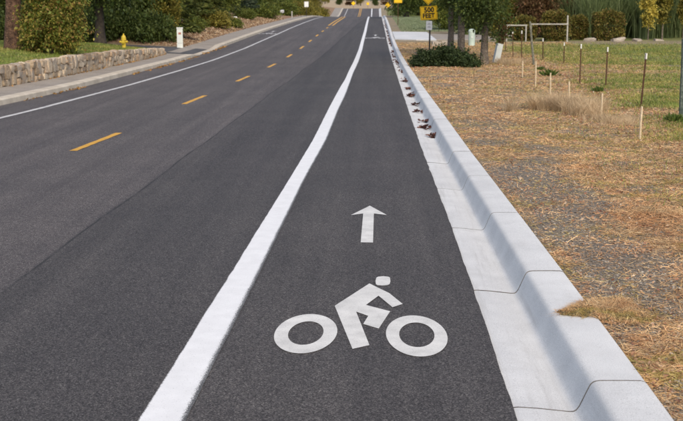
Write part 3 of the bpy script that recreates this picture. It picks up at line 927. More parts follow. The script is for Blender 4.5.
# shared crowns
random.seed(11)
def blobs(R, w, z0, z1, n, rr):
    out = []
    for i in range(n):
        t = (i + .5) / n
        z = z0 + (z1 - z0) * t
        q = w * math.sin(math.pi * (.18 + .72 * t))
        a = R.uniform(0, 6.283); k = R.uniform(.15, .75)
        r_ = rr * R.uniform(.75, 1.2)
        out.append((math.cos(a) * q * k, math.sin(a) * q * k, z, r_, r_, r_ * .8))
    return out
RB = random.Random(5)
CR = {}
CR['broad_a'] = broad_crown(1, blobs(RB, 1.7, 1.0, 5.4, 13, 1.0), 24000, .105, 60, .19)
CR['broad_b'] = broad_crown(2, blobs(RB, 1.5, .7, 4.6, 12, .95), 22000, .10, 55, .19)
CR['bushy'] = broad_crown(3, blobs(RB, 1.0, .35, 2.5, 10, .72), 18000, .08, 50, .14)
CR['con_a'] = conifer_crown(4, 6.5, 1.7, 17000, .25, .24)
CR['con_b'] = conifer_crown(5, 5.2, 1.6, 15000, .2, .22, droop=.12)
CR['col'] = column_crown(6, 4.2, .85, 13000)
CR['round'] = broad_crown(7, [(0, 0, .55, 1.0, .9, .55), (.5, .2, .45, .6, .6, .45), (-.55, -.1, .42, .6, .6, .42)], 9000, .10, 40, .12)

# ------------------------------------------------------------------ left side planting
T1 = tree('pine_tree', 'tall pine with thick reddish bark on the lawn at far left', -11.52, 38.4, conifer_crown(21, 11, 2.6, 9000, 4.6, .3, levels=14), MAT['needle'], MAT['bark_red'], 10.5, .27, seed=4, limbs=0, flare=1.45, rz=0)
# the big lit shrub on the wall
sh = empty('large_shrub', (-10.15, 37.8, tz(-10.15, 37.8)))
sh.scale = (.88, .88, .95)
tag(sh, 'large sunlit green shrub with reddish tips leaning over the stone wall', 'shrub')
put_crown(broad_crown(31, [(0, 0, .95, 1.0, .9, .85), (.55, -.1, .85, .62, .6, .75), (-.55, .1, .9, .6, .6, .8), (.1, 0, 1.9, .85, .8, .75), (-.3, .2, 2.6, .6, .6, .6), (.55, .1, 1.7, .5, .5, .6), (.62, -.15, .25, .18, .2, .42), (-.8, 0, .4, .35, .35, .4)], 40000, .078, 50, .12), MAT['leaf_shrub'], sh)
trunk_obj(1.9, .06, MAT['bark_dark'], sh, 8, limbs=6, reach=.9, z_limb=.2)
tree('shade_tree', 'dark trunked leafy tree behind the yellow hydrant', -11.9, 52.0, CR['broad_a'], MAT['leaf_dark'], MAT['bark_dark'], 5.2, .22, 1.15, .4, seed=9, limbs=6, reach=1.6, z=tz(-11.9, 50.6), cz=.9)
dark = [  # x, y, crown, mat, scale, label
    (-15.0, 55.5, 'bushy', 'leaf_dark', 1.5, 'dark bush filling the gap right of the reddish pine trunk'),
    (-18.4, 60.0, 'bushy', 'leaf_dark', 1.25, 'low dark bush at the left picture edge beyond the pine trunk'),
    (-16.9, 60.5, 'con_b', 'leaf_dark', 1.0, 'dark conifer directly behind the large sunlit shrub'),
    (-14.6, 61.5, 'con_a', 'leaf_dark', 1.0, 'dark conifer left of the shade tree trunk behind the lawn'),
    (-13.1, 60.5, 'bushy', 'leaf_dark', 1.35, 'dark bush standing just behind the yellow hydrant'),
    (-12.2, 61.0, 'col', 'leaf_dark', 1.0, 'dark upright evergreen between hydrant and sunlit column'),
    (-11.25, 61.6, 'bushy', 'leaf_mid', 1.15, 'mid green bush left of the sunlit columnar evergreen'),
    (-10.75, 61.2, 'col', 'leaf_olive', .78, 'columnar evergreen with sunlit edge left of the pale utility box'),
]
for i, (x, y_, c, m, s, lb) in enumerate(dark):
    tree('evergreen_tree' if c != 'bushy' else 'leafy_bush', lb, x, y_, CR[c], MAT[m], MAT['bark_dark'], 1.6 * s, .07 * s, s, i * 1.3, 'tree' if c != 'bushy' else 'bush', 'dark planting behind the left lawn', 40 + i, limbs=3, reach=.7)
feet = [(-17.6, 57.0, 'first'), (-16.0, 57.6, 'second'), (-14.4, 58.6, 'third'), (-13.0, 59.2, 'fourth'), (-11.9, 59.4, 'fifth'), (-10.95, 59.7, 'sixth')]
for i, (x, y_, o_) in enumerate(feet):
    e = empty('low_shrub', (x, y_, tz(x, y_) - .05)); tag(e, o_ + ' low dark shrub from the left along the far side of the left driveway', 'shrub', 'low dark shrubs by the left driveway')
    put_crown(CR['round'], MAT['leaf_dark'], e, (1.05, .9, 1.25), i * 1.4, 'foliage')
bank = [
    (-11.2, 64.0, 'con_a', 'needle', 1.0, 'first dark conifer right of the pale utility box'),
    (-11.9, 70.0, 'broad_b', 'leaf_mid', .95, 'green leafy tree second in the bank row after the utility box'),
    (-12.3, 78.5, 'con_b', 'needle', 1.1, 'olive conifer third in the bank row behind the yellow green shrub'),
    (-12.6, 88.0, 'con_a', 'needle', 1.05, 'bushy pine fourth in the bank row behind the small yellow marker'),
    (-12.4, 99.0, 'broad_a', 'leaf_mid', .9, 'leafy tree fifth in the bank row past the yellow marker'),
    (-12.3, 108.0, 'con_b', 'leaf_blue', 1.15, 'greyish blue conifer halfway along the left bank row'),
    (-12.2, 119.0, 'con_a', 'leaf_dark', 1.0, 'dark conifer just past the greyish blue one on the bank'),
    (-11.9, 131.0, 'broad_b', 'leaf_mid', .95, 'rounded green tree third past the greyish blue conifer'),
    (-11.8, 145.0, 'con_b', 'leaf_dark', 1.15, 'dark conifer beside the small white roadside sign'),
    (-11.6, 166.0, 'broad_a', 'leaf_mid', .9, 'green tree right of the small white roadside sign'),
    (-11.4, 195.0, 'broad_b', 'leaf_olive', 1.0, 'olive tree near the crest on the left'),
    (-11.6, 232.0, 'broad_a', 'leaf_olive', 1.05, 'yellowish olive tree at the right end of the left row'),
]
for i, (x, y_, c, m, s, lb) in enumerate(bank):
    tree('bank_tree', lb, x, y_, CR[c], MAT[m], MAT['bark_dark'], 3.2 * s, .12 * s, s, i * 2.1 + .5, 'tree', 'trees along the left bank', 60 + i, limbs=4, reach=.9)
back = [(-17.5, 72, 'broad_a', 'leaf_dark', 'first'), (-17, 84, 'con_a', 'leaf_dark', 'second'), (-17.5, 97, 'broad_a', 'leaf_dark', 'third'), (-17, 115, 'con_a', 'leaf_dark', 'fourth'), (-17, 138, 'broad_a', 'leaf_dark', 'fifth'), (-16.5, 170, 'con_a', 'leaf_dark', 'sixth'), (-16, 210, 'broad_a', 'leaf_dark', 'seventh'), (-22, 66, 'broad_a', 'leaf_dark', 'leftmost')]
for i, (x, y_, c, m, o_) in enumerate(back):
    tree('backdrop_tree', o_ + ' of the taller dark trees rising behind the left bank row', x, y_, CR[c], MAT[m], MAT['bark_dark'], 4.5, .16, 1.35, i * 1.7, 'tree', 'taller dark trees behind the bank row', 90 + i, limbs=3)
low = [(-10.75, 79.5, 1.0, 'leaf_olive', 'low yellow green shrub spilling down the left bank'), (-10.3, 113, 1.2, 'leaf_mid', 'broad low shrub on the bank before the mailbox'), (-10.6, 139, 1.5, 'leaf_mid', 'broad low shrub left of the white roadside sign'), (-10.3, 158, 1.5, 'leaf_olive', 'olive low shrub right of the white roadside sign'), (-10.3, 185, 1.7, 'leaf_olive', 'olive low shrub below the olive trees at the crest'), (-10.4, 215, 1.8, 'leaf_olive', 'last low olive shrub of the left bank before the far road'), (-10.0, 84.0, .62, 'leaf_mid', 'small green shrub at the foot of the bank by the yellow marker'), (-10.9, 73.0, .7, 'leaf_mid', 'low green shrub between utility box and yellow green shrub'), (-10.9, 101, .75, 'leaf_mid', 'low shrub on the bank just past the yellow marker')]
for i, (x, y_, s, m, lb) in enumerate(low):
    e = empty('low_shrub', (x, y_, tz(x, y_) - .03)); tag(e, lb, 'shrub', 'low shrubs on the left bank')
    put_crown(CR['round'], MAT[m], e, (s * 1.1, s * 1.1, s), i * 1.1, 'foliage')

# hydrant
hx, hy = -10.0, 47.8
hz = tz(hx, hy)
hyd = tag(empty('fire_hydrant', (hx, hy, hz - .02)), 'yellow fire hydrant on the lawn above the stone wall', 'hydrant')
hs = .60 / .78
def S(p): return [(r * hs, z * hs) for r, z in p]
MB().lathe(S([(.14, 0), (.14, .04), (.115, .045), (.105, .08), (.105, .42), (.115, .44), (.14, .45), (.14, .48), (.115, .49)]), 20).build('barrel', MAT['hyd_yellow'], hyd, True)
MB().lathe(S([(.12, .485), (.125, .54), (.115, .60), (.09, .66), (.05, .70), (.03, .71)]), 20).build('bonnet', MAT['hyd_yellow'], hyd, True)
MB().lathe(S([(.035, .70), (.032, .78), (.01, .785)]), 5).build('operating_nut', MAT['hyd_yellow'], hyd)
for rot, rr, nm in ((Matrix.Rotation(math.pi / 2, 3, 'Y'), .052, 'hose_outlet'), (Matrix.Rotation(-math.pi / 2, 3, 'Y'), .052, 'hose_outlet'), (Matrix.Rotation(math.pi / 2, 3, 'X'), .07, 'pumper_outlet')):
    o = MB().lathe(S([(rr, .08), (rr, .15), (rr * 1.25, .155), (rr * 1.25, .195), (rr * .5, .20), (rr * .4, .225)]), 14, (0, 0, .36 * hs), rot).build(nm, MAT['hyd_yellow'], hyd, True)
MB().lathe(S([(.15, -.04), (.15, .012), (.12, .014)]), 16).build('base_flange', MAT['hyd_dark'], hyd)

# left utility box
ux, uy = -9.35, 57.6
ub = tag(empty('utility_pedestal', (ux, uy, tz(ux, uy)), .15), 'pale upright utility pedestal beside the left driveway', 'utility box')
MB().box((0, 0, .44), (.28, .26, .92), bev=.012).build('cabinet', MAT['pedestal_white'], ub)
MB().box((0, 0, .93), (.31, .29, .06), bev=.015).build('cap', MAT['pedestal_white'], ub)
MB().box((.0, -.134, .68), (.13, .006, .10)).build('warning_label', MAT['red_label'], ub)
MB().box((.0, -.133, .22), (.2, .006, .012)).build('vent', MAT['print_grey'], ub)
# small yellow marker on the bank
ym_x, ym_y = -10.2, 88.0
ym = tag(empty('marker_post', (ym_x, ym_y, tz(ym_x, ym_y))), 'short yellow orange marker post at the foot of the left bank', 'marker')
MB().lathe([(.11, -.1), (.11, .34), (.14, .35), (.14, .42), (.06, .46)], 12).build('post', MAT['hyd_yellow'], ym, True)
MB().box((0, 0, .53), (.24, .1, .12), bev=.02).build('cap', MAT['post_white'], ym)
# small white sign at the crest, box and post below it
def sign_post(name, label, x, y, z0, hgt, mat_pole, r=.03):
    e = tag(empty(name, (x, y, z0)), label, 'sign')
    MB().tube([(0, .03, -.3), (0, .03, hgt)], r, 8).build('pole', mat_pole, e)
    return e
def plate(parent, w, h, z, mat, rot=0.0, y=-.012, name='plate', bev=.03, border=None, th=.012):
    """rounded sign plate facing -Y"""
    bm = bmesh.new(); pts = []
    for cx, cz, a0 in ((w / 2 - bev, h / 2 - bev, 0), (-w / 2 + bev, h / 2 - bev, 90), (-w / 2 + bev, -h / 2 + bev, 180), (w / 2 - bev, -h / 2 + bev, 270)):
        for k in range(5):
            q = math.radians(a0 + k * 22.5); pts.append((cx + bev * math.cos(q), cz + bev * math.sin(q)))
    c, s_ = math.cos(rot), math.sin(rot)
    P = [(px * c - pz * s_, px * s_ + pz * c + z) for px, pz in pts]
    A = [bm.verts.new((px, y, pz)) for px, pz in P]; B = [bm.verts.new((px, y + th, pz)) for px, pz in P]
    bm.faces.new(A); bm.faces.new(B[::-1])
    for k in range(len(A)): bm.faces.new((A[k], B[k], B[(k + 1) % len(A)], A[(k + 1) % len(A)]))
    bmesh.ops.recalc_face_normals(bm, faces=bm.faces)
    me = bpy.data.meshes.new(name); bm.to_mesh(me); bm.free()
    o = link(name, me, mat, parent)
    if border:
        bm = bmesh.new()
        for sx, sz, bw, bh in ((0, h / 2 - .03, w - .08, .014), (0, -h / 2 + .03, w - .08, .014), (w / 2 - .03, 0, .014, h - .08), (-w / 2 + .03, 0, .014, h - .08)):
            q = [(sx - bw / 2, sz - bh / 2), (sx + bw / 2, sz - bh / 2), (sx + bw / 2, sz + bh / 2), (sx - bw / 2, sz + bh / 2)]
            bm.faces.new([bm.verts.new((a * c - b * s_, y - .003, a * s_ + b * c + z)) for a, b in q])
        me = bpy.data.meshes.new('border'); bm.to_mesh(me); bm.free()
        link('border', me, border, o)
    return o
def lettering(text, parent, size, x, z, y, mat, rot=0.0, sx=1.0, bold=.012):
    cu = bpy.data.curves.new('lettering', 'FONT'); cu.body = text; cu.size = size; cu.align_x = 'CENTER'; cu.align_y = 'CENTER'; cu.offset = bold; cu.space_character = 1.05
    cu.resolution_u = 3
    tmp = bpy.data.objects.new('tmp_text', cu); COL.objects.link(tmp)
    dg = bpy.context.evaluated_depsgraph_get()
    me = bpy.data.meshes.new_from_object(tmp.evaluated_get(dg))
    bpy.data.objects.remove(tmp); bpy.data.curves.remove(cu)
    me.name = 'lettering'; me.materials.clear()
    o = link('lettering', me, mat, parent)
    o.location = (x, y, z); o.rotation_euler = (math.pi / 2, -rot, 0); o.scale = (sx, 1, 1)
    return o

p = (-7.95, 139.0)
e = sign_post('road_sign', 'small white rectangular sign at the left roadside near the crest', p[0], p[1], tz(-9.3, p[1]) - .1, 1.75, MAT['pole_dark'])
plate(e, .50, .62, 1.45, MAT['sign_white'], border=MAT['print_grey'])
p = (-9.9, 128)
e = tag(empty('mailbox', (p[0], p[1], tz(*p))), 'pale grey mailbox on a post beyond the left bank shrubs', 'mailbox')
MB().box((0, 0, .55), (.42, .55, .34), bev=.08).build('box', MAT['car_grey'], e)
MB().box((0, 0, .18), (.10, .10, .75)).build('post', MAT['old_wood'], e)
p = (-8.75, 126.5)
e = tag(empty('bollard', (p[0], p[1], tz(-9.3, p[1]))), 'short pale post beside the mailbox at the far left walk', 'post')
MB().lathe([(.07, -.2), (.07, .62), (.05, .66)], 10).build('shaft', MAT['rail_white'], e)

# ------------------------------------------------------------------ right side: signs
sx_, sy_ = 2.40, 54.2
sg = tag(empty('warning_sign', (sx_, sy_, 0.0)), 'yellow diamond warning sign with 500 FEET plate on dark pole by juniper', 'sign')
MB().tube([(0, .03, -.1), (0.01, .03, 1.7), (0, .03, 3.35)], .036, 8).build('pole', MAT['pole_dark'], sg)
R3 = .06
p1 = plate(sg, .76, .60, 1.86, MAT['sign_yellow'], rot=R3, bev=.04, border=MAT['black'])
p1.location.x = -.05
lettering('500', p1, .30, .008, 1.985, -.017, MAT['black'], R3, .95)
lettering('FEET', p1, .27, -.006, 1.735, -.017, MAT['black'], R3, .92)
p2 = plate(sg, .76, .76, 2.74, MAT['sign_yellow'], rot=math.pi / 4, bev=.05, border=MAT['black'], name='diamond_plate')
p2.location.x = -.08
p3 = plate(sg, .27, .40, 1.31, MAT['sign_white'], bev=.02, name='small_plate')
p3.location.x = -.03
m_ = MB()
for zz, ww in ((1.41, .10), (1.36, .15), (1.27, .12), (1.22, .14)): m_.box((0, -.0135, zz), (ww, .003, .022))
m_.build('printed_marks', MAT['print_grey'], p3)
p = (1.72, 95.0)
e = sign_post('warning_sign', 'yellow sign on a thin pole behind the sprinkled lawn, left of the dark trunk', p[0], p[1], tz(*p), 2.6, MAT['rust'], .025)
pl = plate(e, .64, .60, 2.02, MAT['sign_yellow'], bev=.03, border=MAT['black'])
p = (1.45, 150.0)
e = sign_post('warning_sign', 'small yellow diamond sign far down the right kerb past the crest', p[0], p[1], tz(*p), 1.6, MAT['rust'], .025)
plate(e, .5, .5, 1.28, MAT['sign_yellow'], rot=math.pi / 4, bev=.03)
p = (-5.5, 296.0)
e = sign_post('warning_sign', 'tiny orange yellow sign where the far road ends', p[0], p[1], tz(*p), 1.5, MAT['rust'], .03)
plate(e, .75, .75, 1.2, MAT['sign_yellow'], rot=math.pi / 4, bev=.03)
p = (-2.0, 300.0)
e = sign_post('warning_sign', 'tiny yellow sign low on the dry hill right of the far road end', p[0], p[1], tz(*p), 1.4, MAT['rust'], .03)
plate(e, .6, .6, 1.1, MAT['sign_yellow'], bev=.03)

# trees at right
RT = random.Random(77)
def low_crown(seed, w, z0, z1, n, drop):
    R = random.Random(seed)
    b = blobs(R, w, z0, z1, 13, 1.0)
    for (x, z, r) in drop: b.append((x, -.2, z, r, r, r * 1.2))
    return broad_crown(seed, b, int(n * 1.7), .08, 50, .15)
tree('street_tree', 'left slim trunked tree of the pair behind the juniper', 3.12, 50.6, low_crown(51, 1.0, 2.3, 5.8, 17000, [(-.15, 1.55, .35), (.1, 1.75, .4)]), MAT['leaf_dark'], MAT['bark_grey'], 4.6, .145, seed=21, flare=1.2, limbs=6, rz=0, reach=1.0, cx=.42)
tree('street_tree', 'thicker tree of the pair behind the juniper, right of the slim one', 3.36, 47.9, low_crown(52, 1.0, 2.3, 6.0, 17000, [(-.35, 1.85, .4)]), MAT['leaf_dark'], MAT['bark_grey'], 4.8, .165, seed=22, flare=1.2, limbs=6, reach=1.0, cx=.35)
tree('street_tree', 'grey trunked tree right of the juniper with foliage hanging beside its trunk', 3.87, 43.2, low_crown(53, 1.15, 1.9, 5.6, 17000, [(.55, 1.35, .38), (.35, 1.0, .26), (.75, 1.65, .45), (-.1, 1.7, .4), (-.5, 1.8, .4)]), MAT['leaf_dark'], MAT['bark_grey'], 4.4, .15, seed=23, flare=1.2, limbs=6, reach=1.2)
# juniper
jn = tag(empty('juniper_bush', (2.33, 41.6, tz(2.33, 41.6) - .04)), 'low spreading dark green juniper at the foot of the warning sign', 'bush')
put_crown(broad_crown(61, [(-.55, .15, .28, .46, .5, .34), (0, .1, .33, .5, .5, .38), (.5, -.1, .28, .52, .5, .32), (.85, -.35, .16, .35, .4, .22), (-.85, 0, .16, .28, .35, .22)], 30000, .062, 40, .06, .5), MAT['juniper'], jn, name='foliage')
MB().tube([(-.4, .1, 0), (-.1, .05, .12), (.4, -.1, .2)], [.04, .035, .02], 6).build('stem', MAT['bark_dark'], jn)
# pedestals
px_, py_ = 4.78, 60.6
e = tag(empty('utility_pedestal', (px_, py_, tz(px_, py_))), 'pale green round topped utility pedestal between the right trees', 'utility box')
MB().lathe([(.165, -.05), (.165, .66), (.175, .665), (.175, .70), (.16, .71)], 18).build('barrel', MAT['pedestal'], e, True)
MB().lathe([(.172, .705), (.165, .755), (.12, .80), (.05, .825), (.02, .828)], 18).build('dome_cap', MAT['pedestal'], e, True)
MB().box((0, -.172, .42), (.1, .012, .08)).build('label_plate', MAT['pedestal_white'], e)
px_, py_ = 4.42, 44.6
e = tag(empty('tree_guard', (px_, py_, tz(px_, py_))), 'leaning white square tube around a reddish stake beside the fence', 'tree guard')
e.rotation_euler = (0, .20, .2)
g_ = MB()
for a, (cx, cy, wx, wy) in enumerate(((.1, 0, .012, .21), (-.1, 0, .012, .21), (0, .1, .21, .012), (0, -.1, .21, .012))):
    g_.box((cx, cy, .33), (wx, wy, .74), bev=.003)
g_.build('tube', MAT['pedestal_white'], e)
MB().box((0, 0, .6), (.055, .055, 1.3), bev=.006).build('stake', MAT['rust'], e)
put_crown(broad_crown(71, [(0, 0, 1.15, .13, .13, .28), (.02, 0, .95, .1, .1, .2)], 900, .08, 30, .05), MAT['leaf_rust'], e, name='sapling_leaves')
# boulders
for i, (x, y_, s, lb) in enumerate([(2.98, 59.8, (.42, .35, .30), 'larger tan boulder right of the sign pole'), (3.50, 60.9, (.34, .30, .26), 'smaller tan boulder nearer the tree trunks'), (11.4, 64.9, (.55, .35, .20), 'first pale stone at the lawn edge left of the round hedge foot'), (12.9, 65.0, (.75, .4, .22), 'long pale stone right of the round hedge foot'), (14.0, 65.3, (.45, .3, .14), 'low pale stone left of the yellow sapling'), (15.2, 65.6, (.5, .3, .12), 'low pale stone between the two saplings')]):
    o = link('boulder', STONES[i % len(STONES)], None); set_mat(o, MAT['boulder'])
    o.location = (x, y_, tz(x, y_) + s[2] * .3); o.scale = (s[0] * 1.1, s[1] * 1.1, s[2] * 1.1); o.rotation_euler = (.1, .1, i * 1.3)
    tag(o, lb, 'boulder', 'boulders at the right')

# fence posts
def tpost(base, top, label, i):
    b = GT(base[0], base[1])
    d = b.y
    hgt = (base[1] - top[1]) * d / 1200.0 / math.cos(PITCH) * .985
    lx = (top[0] - base[0]) * d / 1200.0
    e = tag(empty('fence_post', tuple(b)), label, 'fence post', 'steel fence posts with white tips')
    e.rotation_euler = (0, math.atan2(lx, hgt), .3 * i)
    m = MB(); m.box((0, 0, hgt / 2 - .15), (.034, .010, hgt + .3)); m.box((0, .014, hgt / 2 - .15), (.010, .022, hgt + .3))
    for k in range(int(hgt / .06)): m.box((0, -.009, .05 + k * .06), (.014, .010, .016))
    m.build('shaft', MAT['rust'], e)
    m = MB(); m.box((0, .004, hgt - .055), (.044, .034, .12), bev=.004); m.build('painted_tip', MAT['post_white'], e)
fl = [((505.6, 51), (505, 31), 'fence post with white tip directly right of the leaning tree guard'),
      ((513, 57), (512, 31.4), 'second white tipped fence post right of the leaning tree guard'),
      ((521.6, 59), (521, 31.4), 'white tipped fence post just left of the leaning timber'),
      ((543, 60), (542, 39), 'white tipped fence post just right of the leaning timber'),
      ((564, 63), (563.4, 43), 'white tipped fence post below the tall rail post'),
      ((580, 84), (579.5, 45), 'white tipped steel post in front of the hedges, left of the round one'),
      ((606, 86), (605, 48), 'white tipped steel post in front of the round hedge'),
      ((641, 107), (636.5, 54), 'nearest white tipped steel post, leaning left over the short stake')]
for i, (b, t, lb) in enumerate(fl): tpost(b, t, lb, i)
def wood(name, label, base, top, w, mat, cat='post', group=None, z=.15, taper=.9):
    b = GT(base[0], base[1])
    hgt = (base[1] - top[1]) * b.y / 1200.0 * 1.0
    lx = (top[0] - base[0]) * b.y / 1200.0
    m = MB(); R = random.Random(int(base[0]))
    q = w / 2
    path = [(lx * t + R.uniform(-.004, .004), 0, hgt * t) for t in (-.12, .2, .5, .8, 1.0)]
    m.tube(path, [q, q, q * .98, q * .95, q * taper], 7 if w > .05 else 5)
    o = m.build(name, mat, None, smooth=False)
    o.location = b
    return tag(o, label, cat, group)
wood('timber_post', 'grey leaning timber post before the white rail frame', (533.8, 65), (529, 22.5), .085, MAT['old_wood'])
wood('timber_post', 'thick weathered greenish post at the right picture edge', (681.5, 117), (680.5, 40), .10, MAT['old_green'])
for i, (b, t, lb) in enumerate([((522.4, 78), (522.4, 61), 'farthest short pale stake, left of the leaning timber foot'), ((535.5, 87), (535.3, 61.5), 'pale stake at the foot of the leaning timber'), ((550.3, 95), (550, 73), 'pale stake beside the green weed'), ((569.3, 101), (568.7, 81.5), 'pale stake at the back of the tan dry brush'), ((601.3, 114), (601.8, 93.4), 'pale stake at the right end of the tan dry brush'), ((640, 139.5), (640.4, 106.5), 'nearest and tallest pale stake below the leaning steel post')]):
    wood('wooden_stake', lb, b, t, .042, MAT['stake'], 'stake', 'short pale stakes', taper=.85)
# rail frame
fx = [GT(506.5, 41.5), GT(526, 41.5)]
e = tag(empty('goal_frame', (fx[0].x, fx[0].y, tz(fx[0].x, fx[0].y))), 'small pale goal shaped frame on the lawn left of the leaning timber', 'frame')
W_ = fx[1].x - fx[0].x
for x in (0, W_): MB().box((x, 0, .40), (.07, .07, .95), bev=.006).build('upright', MAT['rail_white'], e)
MB().box((W_ / 2, -.002, .86), (W_ + .12, .06, .07), bev=.006).build('crossbar', MAT['rail_white'], e)
MB().box((W_ * .12, 0.0, .30), (W_ * .3, .04, .05), bev=.006).build('lower_bar', MAT['rail_white'], e)
a, b = GT(530, 42), GT(567, 42)
e = tag(empty('rail_bar', (b.x, b.y, tz(b.x, b.y))), 'long pale rail with one tall post before the clipped hedges', 'rail')
W_ = b.x - a.x
MB().box((0, 0, .58), (.075, .075, 1.6), bev=.006).build('upright', MAT['rail_white'], e)
MB().box((-W_ / 2, -.045, .93), (W_ + .1, .05, .065), bev=.006).build('rail', MAT['rail_white'], e)
MB().box((-W_, 0, .42), (.06, .05, 1.0), bev=.006).build('short_upright', MAT['old_wood'], e)

# hedges and what stands behind the lawn
def hedge(x, y_, w, d, h, label, seed, n=9000):
    e = tag(empty('clipped_hedge', (x, y_, tz(x, y_) - .03)), label, 'hedge', 'clipped hedges')
    put_crown(hedge_crown(seed, w, d, h, n, .085), MAT['hedge'], e, name='foliage')
    MB().tube([(0, 0, -.1), (.05, 0, h * .5)], [.06, .04], 7).build('stem', MAT['bark_dark'], e)
hedge(9.72, 66.0, 1.5, 1.3, 1.66, 'tall clipped hedge behind the long pale rail', 81, 11000)
hedge(8.1, 66.6, 1.3, 1.1, 1.35, 'clipped hedge behind the small pale goal frame', 84)
hedge(11.15, 67.2, .9, .9, 1.36, 'smaller clipped hedge between the tall hedge and the round one', 82)
hedge(12.52, 65.9, 1.65, 1.5, 1.62, 'round clipped hedge with yellowish edge, farthest right', 83, 12000)
for i, (x, y_, s, m, lb) in enumerate([(9.2, 71, 1.25, 'leaf_rust', 'rusty red bush behind the tall clipped hedge'), (11.1, 71.5, 1.3, 'leaf_rust', 'rusty red bush behind the smaller clipped hedge'), (12.6, 72, 1.1, 'leaf_rust', 'rusty red bush rising left of the tall reeds'), (7.6, 73.0, 1.35, 'leaf_olive', 'olive bush behind the small pale goal frame'), (6.0, 74.5, 1.3, 'leaf_dark', 'dark bush behind the leaning tree guard'), (4.9, 84, 1.15, 'leaf_mid', 'green bush behind the pale green pedestal'), (8.6, 82, 1.8, 'leaf_dark', 'tall dark bush behind the olive one')]):
    tree('leafy_bush', lb, x, y_, CR['bushy'], MAT[m], MAT['bark_dark'], 1.5, .06, s, i * 1.9, 'bush', 'bushes behind the right lawn', 120 + i, limbs=3, reach=.6)
# tall reeds: one mass of arching leaves
def reeds():
    R = np.random.default_rng(88)
    n = 15000
    x = R.uniform(11.2, 22.5, n); y_ = R.uniform(69.5, 75.5, n)
    c = R.integers(0, 70, n); cx = R.uniform(11.2, 22.5, 70); cy = R.uniform(69.0, 75, 70)
    x = cx[c] + R.normal(size=n) * .28; y_ = cy[c] + R.normal(size=n) * .28
    P = np.stack([x, y_, terr(x, y_) - .05], 1)
    V, F = blades(P, 2.2 + 1.6 * R.random(n), .022, R, .45, 4)
    me = mesh_np('tall_reeds', V, F, MAT['reed'])
    tag(link('tall_reeds', me), 'mass of tall arching green reeds behind the right lawn', 'reeds', kind='stuff')
reeds()
for i, (x, y_, c, s, lb) in enumerate([(13.5, 79, 'con_a', 1.2, 'dark conifer behind the reeds, left end'), (16.0, 80, 'broad_a', 1.15, 'dark tree behind the reeds, second from left'), (18.5, 79, 'con_a', 1.25, 'dark conifer behind the reeds, third from left'), (21.0, 80, 'broad_a', 1.15, 'dark tree behind the reeds, right end'), (10.2, 84, 'broad_a', 1.1, 'dark tree behind the rusty bushes')]):
    tree('backdrop_tree', lb, x, y_, CR[c], MAT['leaf_dark'], MAT['bark_dark'], 4.2, .15, s, i, 'tree', 'dark trees behind the reeds', 140 + i, limbs=3)
sap = broad_crown(91, [(0, 0, 1.0, .22, .22, .34), (.05, 0, 1.45, .36, .34, .45), (-.08, 0, 2.0, .34, .32, .5), (.04, 0, 2.6, .24, .24, .4)], 5200, .095, 40, .09, .4)
tree('sapling', 'bright yellow leaved sapling at the back of the right lawn', 14.85, 66.6, sap, MAT['leaf_yellow'], MAT['bark_grey'], 2.4, .03, 1.0, 0, 'tree', None, 151, limbs=4, reach=.4)
tree('sapling', 'taller yellow green sapling right of the bright yellow one', 15.75, 67.2, sap, MAT['leaf_olive'], MAT['bark_grey'], 3.2, .045, 1.1, 1.4, 'tree', None, 152, limbs=4, reach=.4, zs=1.15)
tree('sapling', 'thin yellowish sapling near the right picture edge', 17.1, 68.0, sap, MAT['leaf_olive'], MAT['bark_grey'], 3.2, .045, .8, 2.2, 'tree', None, 153, limbs=3, reach=.3, zs=1.5)

# far right: driveway, trunk and trees past the lawn
def slab(name, pts, zoff, mat, label=None):
    bm = bmesh.new()
    A = [bm.verts.new((x, y_, tz(x, y_) + zoff)) for x, y_ in pts]; B = [bm.verts.new((v.co.x, v.co.y, v.co.z - .25)) for v in A]
    bm.faces.new(A)
    for k in range(len(A)): bm.faces.new((A[k], B[k], B[(k + 1) % len(A)], A[(k + 1) % len(A)]))
    bmesh.ops.recalc_face_normals(bm, faces=bm.faces)
    me = bpy.data.meshes.new(name); bm.to_mesh(me); bm.free()
    return tag(link(name, me, mat), kind='structure')
slab('driveway_right', [(1.06, 67.5), (2.2, 66.3), (3.3, 66.0), (3.3, 78.5), (2.0, 79.0), (1.06, 79.0)], .05, MAT['apron'])
slab('gravel_drive', [(3.302, 66.2), (6.6, 67.2), (6.6, 73.2), (3.302, 75.0)], .045, MAT['walk'])
tree('roadside_tree', 'dark tree with a straight thick trunk past the sprinkled lawn', 3.3, 133, CR['broad_a'], MAT['leaf_dark'], MAT['bark_dark'], 4.5, .28, 1.6, .6, seed=161, z=tz(3.3, 133), limbs=4)
for i, (x, y_, c, m, s, lb) in enumerate([(2.9, 152, 'bushy', 'leaf_dark', 1.3, 'dark bush left of the thick trunk beyond the lawn'), (5.2, 150, 'bushy', 'leaf_dark', 1.6, 'dark bush right of the thick trunk beyond the lawn'), (7.6, 146, 'con_b', 'leaf_dark', 1.0, 'dark conifer behind the 500 FEET plate'), (9.8, 138, 'broad_b', 'leaf_dark', 1.1, 'dark tree beyond the lawn behind the slim trunk'), (12.0, 125, 'broad_b', 'leaf_dark', 1.1, 'dark tree beyond the lawn behind the grey trunk'), (6.6, 108, 'bushy', 'leaf_dark', 1.2, 'dark rounded bush between lawn and tree pair'), (8.4, 100, 'bushy', 'leaf_mid', 1.25, 'green rounded bush behind the grey trunked tree')]):
    tree('far_tree' if c != 'bushy' else 'leafy_bush', lb, x, y_, CR[c], MAT[m], MAT['bark_dark'], 2.5 * s, .09 * s, s, i * 1.2, 'tree' if c != 'bushy' else 'bush', 'planting beyond the right lawn', 170 + i, limbs=3)
